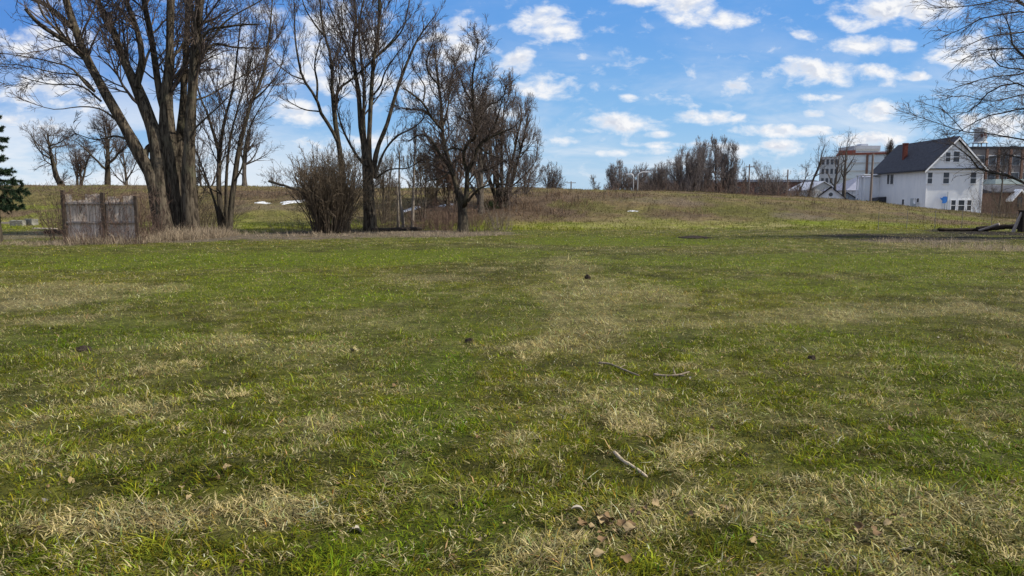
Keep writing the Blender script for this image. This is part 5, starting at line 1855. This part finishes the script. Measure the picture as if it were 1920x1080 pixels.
# ------------------------------------------------------------------ wire fence, timbers at the right
def wire_fence():
    pts = [(1640, 40.5), (1693, 41), (1745, 41), (1795, 40.5), (1850, 39.0), (1896, 37.8)]
    ps = [at(px, Y) for px, Y in pts]
    root = empty('wire_fence', ps[3], 'thin rusty wire fence on slim posts before the white house', 'fence')
    o = np.array(ps[3])
    hs = []
    for p in ps:
        h_ = 1.0
        hs.append(h_)
        q = p - ps[3]
        MB().cyl((q.x, q.y, q.z - .2), (q.x, q.y, q.z + h_), .014, n=6).build('post', M['wire'], root)
    P, Rd = [], []
    for k in range(6):
        z = .12 + .165 * k
        for a, b in zip(ps[:-1], ps[1:]):
            s = np.linspace(0, 1, 6)[:, None]
            l = np.array(a) * (1 - s) + np.array(b) * s
            l[:, 2] += z - .03 * np.sin(np.pi * s[:, 0])
            P.append(l); Rd.append(np.full(6, .0028))
    for a, b in zip(ps[:-1], ps[1:]):
        n = int((b - a).length / .16)
        for i in range(1, n):
            s = i / n
            q = np.array(a) * (1 - s) + np.array(b) * s
            l = np.repeat(q[None], 6, 0); l[:, 2] += np.linspace(.1, .95, 6)
            P.append(l); Rd.append(np.full(6, .0017))
    V, q = tube_arrays(np.array(P), np.array(Rd), 3)
    link('wire', mesh_np('wire', V - o, q), M['wire'], root)


wire_fence()
M['timber'] = m_plain('dark_rotten_timber', (.018, .014, .012), (.055, .043, .035), 5, .9, (.6, 5, 5), .1, .6)


def timber(px0, Y0, px1, Y1, r, lab, sag=0.0, name='timber', mt=None, z0=.0, z1=.0):
    a, b = at(px0, Y0), at(px1, Y1)
    m_ = (a + b) / 2
    pts = []
    for s in np.linspace(0, 1, 9):
        p = a.lerp(b, s)
        p.z = h1(p.x, p.y) + r * .75 + z0 + (z1 - z0) * s
        pts.append(np.array(p - m_) + np.array([0, RNG.normal(0, r * .12), RNG.normal(0, r * .12)]))
    P, Rd = resample(pts, [r * RNG.uniform(.85, 1.1) for _ in pts], 18)
    V, q = tube_arrays(P[None], Rd[None], 10, .07)
    caps = np.array([list(range(9, -1, -1))[:4]])
    Vc = np.concatenate([V, P[:1], P[-1:]])
    n = len(V)
    tr = [(n, (i + 1) % 10, i) for i in range(10)] + [(n + 1, n - 10 + i, n - 10 + (i + 1) % 10) for i in range(10)]
    o = link(name, mesh_np(name, Vc, q, np.array(tr), None, False), mt or M['timber'], None, m_)
    return o


tag(timber(1752, 38.2, 1824, 38.0, .09, ''), 'dark rotten timber lying along the foot of the wire fence, left length', 'timber', 'rotten timbers edging the bank')
tag(timber(1822, 37.9, 1900, 37.0, .13, '', z0=.02, z1=.18), 'dark rotten timber lying along the foot of the wire fence, right length', 'timber', 'rotten timbers edging the bank')
tag(timber(1828, 37.4, 1864, 36.6, .06, '', mt=M['rail'], z0=.0, z1=.35), 'grey weathered pole leaning on the dark timbers by the wire fence', 'pole')


def gate_post():
    b = at(1912, 36.6)
    r = empty('gatepost', b, 'stout dark wooden corner post with a slanting brace at the right edge', 'post')
    mb = MB()
    mb.box(-.22, -.16, -.2, .30, .2, 1.02)
    mb.box(-.25, -.19, 1.023, .33, .23, 1.08)
    mb.build('post', M['timber'], r, bevel=.02)
    MB().prism([(-.62, 0), (-.50, 0), (-.225, .82), (-.225, .98)], -.06, .06).build('brace', M['rail'], r)


gate_post()

# ------------------------------------------------------------------ blocks and boards behind the fence on the left
M['stone'] = m_plain('mossy_grey_block', (.13, .13, .11), (.25, .24, .21), 4, .95, (1, 1, 1), .1, .5)


def rough_block(name, px, Y, w, d, h_, rz, mt, lab, cat, group=None):
    b = at(px, Y)
    mb = MB().box(-w / 2, -d / 2, -.06, w / 2, d / 2, h_)
    o = mb.build(name, mt, None, b, bevel=.02, rz=rz)
    me = o.data
    for v in me.vertices:
        v.co += Vector((RNG.normal(0, .008), RNG.normal(0, .008), RNG.normal(0, .008)))
    return tag(o, lab, cat, group)


rough_block('concrete_block', 43, 44.0, .72, .4, .30, .1, M['stone'], 'grey concrete block on the grass right of the spruce, left of two', 'block', 'old blocks by the spruce')
rough_block('concrete_block', 68, 44.6, .62, .42, .36, -.35, M['stone'], 'pale tilted block on the grass between a darker block and the plank fence', 'block', 'old blocks by the spruce')
rough_block('board', 18, 45.5, .9, .3, .12, 0.05, M['rail'], 'pale board lying on the grass beside the spruce trunk', 'board')
rough_block('board', 93, 41.0, 1.6, .22, .07, -.3, M['plank'], 'weathered board lying on the grass left of the plank fence', 'board')
tag(timber(92, 35.0, 130, 34.6, .10, '', name='log'), 'dark log lying at the left end of the plank fence', 'log')
tag(timber(512, 62, 566, 60.5, .10, '', name='fallen_limb', mt=M['bark_dark'], z0=.7, z1=.1), 'fallen dark limb lying on the bank left of the twiggy bush', 'branch')
tag(timber(700, 38.0, 792, 39.2, .11, '', name='log', mt=M['timber']), 'long dark log on the ground from the tall grey trunk to the saplings', 'log')

# ------------------------------------------------------------------ sticks and leaves on the lawn
M['stick'] = m_plain('bleached_stick', (.34, .265, .18), (.56, .46, .33), 30, .85, (1, 1, 1), .15, .4)
M['stick_dark'] = m_plain('brown_stick', (.14, .11, .08), (.26, .21, .155), 14, .85, (1, 1, 1), .15, .4)


def stick(pts, r, lab, forks=(), mt=None, name='stick', lift=.03):
    w = [hit(px, py) for px, py in pts]
    c = w[len(w) // 2]
    def path(ws, rr, up=0):
        ar = [np.array(p - c) + np.array([0, 0, lift + up * i + RNG.normal(0, .003)]) for i, p in enumerate(ws)]
        return resample(ar, np.linspace(rr, rr * .6, len(ar)), 16)
    P, Rd = path(w, r)
    Rd = Rd * (1 + .12 * RNG.normal(0, 1, len(Rd)))
    Vs, Qs, Ts, o = [], [], [], 0
    def add(P, Rd, o):
        V, q = tube_arrays(P[None], Rd[None], 8, .05)
        n = len(V)
        V = np.concatenate([V, P[:1], P[-1:]])
        t = [(n, (i + 1) % 8, i) for i in range(8)] + [(n + 1, n - 8 + i, n - 8 + (i + 1) % 8) for i in range(8)]
        Vs.append(V); Qs.append(q + o); Ts.append(np.array(t) + o)
        return o + len(V)
    o = add(P, Rd, o)
    for f in forks:
        P, Rd = path([hit(*q) for q in f], r * .55, .012)
        o = add(P, Rd, o)
    ob = link(name, mesh_np(name, np.concatenate(Vs), np.concatenate(Qs), np.concatenate(Ts), None, True), mt or M['stick'], None, c)
    return tag(ob, lab, 'stick')


stick([(1152, 857), (1168, 871), (1190, 886), (1213, 903)], .0112, 'thick bleached stick lying slanted on the lawn', [], lift=.028)
stick([(1122, 686), (1142, 688), (1160, 696), (1180, 704), (1198, 710)], .012, 'crooked thin brown stick on the lawn, left of two', [[(1160, 696), (1172, 692)]], M['stick_dark'])
stick([(1225, 709), (1252, 710), (1272, 709), (1292, 704)], .013, 'thin brown forked stick on the lawn, right of two', [[(1272, 709), (1284, 713)], [(1266, 709), (1262, 698)]], M['stick_dark'])


def m_leaf(name, c1, c2):
    m, N, b = mat(name, .8, .15)
    tc = N.n('ShaderNodeTexCoord').outputs['Object']
    f = N.noise(tc, 30, 4, .6)
    N.t.links.new(N.mix(N.rng(f, .3, .7), rgba(c1), rgba(c2)), b.inputs['Base Color'])
    return m


LEAF = [m_leaf('tan_dead_leaf', (.23, .165, .085), (.33, .25, .135)), m_leaf('brown_dead_leaf', (.12, .075, .038), (.20, .13, .066)), m_leaf('bleached_dead_leaf', (.27, .235, .185), (.38, .34, .28))]


def leaf_mesh(seed, size):
    r = np.random.default_rng(seed)
    n = 22
    V = [(0, 0, .0)]
    for ring, f in ((0, .5), (1, 1.0)):
        for i in range(n):
            t = 2 * math.pi * i / n
            lob = .72 + .28 * abs(math.cos(2.5 * t)) ** .7 + r.normal(0, .05)
            x, y = math.cos(t) * lob * f, math.sin(t) * lob * f * .8
            z = .28 * f * f * math.sin(2 * t + seed) + .16 * f * f + r.normal(0, .05) * f
            V.append((x, y, z))
    V = np.array(V) * size
    T = [(0, 1 + i, 1 + (i + 1) % n) for i in range(n)]
    Q = [(1 + i, 1 + n + i, 1 + n + (i + 1) % n, 1 + (i + 1) % n) for i in range(n)]
    return mesh_np('leaf', V, np.array(Q), np.array(T), None, True)


LM = []
for k in range(9):
    me = leaf_mesh(k, 1.0)
    me.materials.append(LEAF[k % 3])
    LM.append(me)


def leaf(px, py, size, kind, lab, group='fallen leaves on the lawn'):
    c = hit(px, py)
    o = bpy.data.objects.new('leaf', LM[kind])
    COL.objects.link(o)
    o.location = (c.x, c.y, c.z + (.05 if 'pile' in lab or 'heap' in lab else .026))
    o.scale = (size, size, size)
    o.rotation_euler = (RNG.normal(0, .45), RNG.normal(0, .45), RNG.random() * 6.283)
    tag(o, lab, 'leaf', group)


leaf(670, 1003, .034, 2, 'single bleached leaf on green grass in the left half of the foreground')
leaf(1084, 972, .036, 5, 'pale crumpled leaf above a brown leaf pile in the foreground')
leaf(1702, 1042, .035, 8, 'pale grey leaf on green grass near the lower right corner')
leaf(403, 908, .04, 1, 'brown leaf on the crest of the straw berm at lower left')
leaf(663, 661, .045, 2, 'small white leaf on the lawn in the middle distance, left of centre')
leaf(84, 952, .03, 8, 'small white leaf near the left edge above the straw berm')
for i in range(26):
    leaf(RNG.normal(1140, 45), RNG.normal(1012, 24), RNG.uniform(.016, .036), int(RNG.choice([0, 1, 1, 4, 3])), 'brown dead leaf in the small pile among straw, lower centre', 'brown leaves in the small pile')
for i in range(12):
    leaf(RNG.normal(1615, 26), RNG.normal(1006, 14), RNG.uniform(.015, .03), int(RNG.choice([0, 1, 3, 4])), 'brown dead leaf in the heap at lower right', 'brown leaves in the lower right heap')
for i in range(90):
    py = 600 + 470 * RNG.random() ** .8
    leaf(RNG.uniform(10, 1910), py, RNG.uniform(.012, .026), int(RNG.choice([0, 1, 3, 4, 6, 7, 0, 1, 2])), 'small dead leaf scattered in the lawn grass', 'small leaves scattered over the lawn')


def clod(px, py, w, h_, lab):
    c = hit(px, py)
    bm = bmesh.new()
    bmesh.ops.create_icosphere(bm, subdivisions=3, radius=1)
    for v in bm.verts:
        n = v.co.normalized()
        k = 1 + .5 * (fbm(np.array([n.x * 2 + px]), np.array([n.y * 2 + n.z * 1.7]), 4, 3)[0] - .5) * 2
        v.co = Vector((n.x * w * k, n.y * w * .8 * k, n.z * h_ * k))
    me = bpy.data.meshes.new('clod'); bm.to_mesh(me); bm.free()
    o = link('clod', me, M['clod'], None, c)
    tag(o, lab, 'clod', 'dark clods on the lawn')


M['clod'] = m_plain('dark_earth_clod', (.020, .015, .012), (.055, .042, .032), 20, .95, (1, 1, 1), .1, .8)
clod(1521, 676, .045, .05, 'dark clod on the lawn, right of the two thin sticks')
clod(881, 643, .06, .05, 'dark clod in bright green grass near the picture centre')
clod(1102, 523, .07, .10, 'small dark clod on the far lawn, above the pale straw path')
clod(154, 657, .09, .04, 'dark flat clod on the left lawn')
clod(1395, 857, .025, .03, 'dark small clod right of the bleached stick')
clod(1300, 446, .9, .09, 'wide low dark mound added as tree shadow where the lawn meets the bank')  # dark mound added in place of the right tree's cast shadow
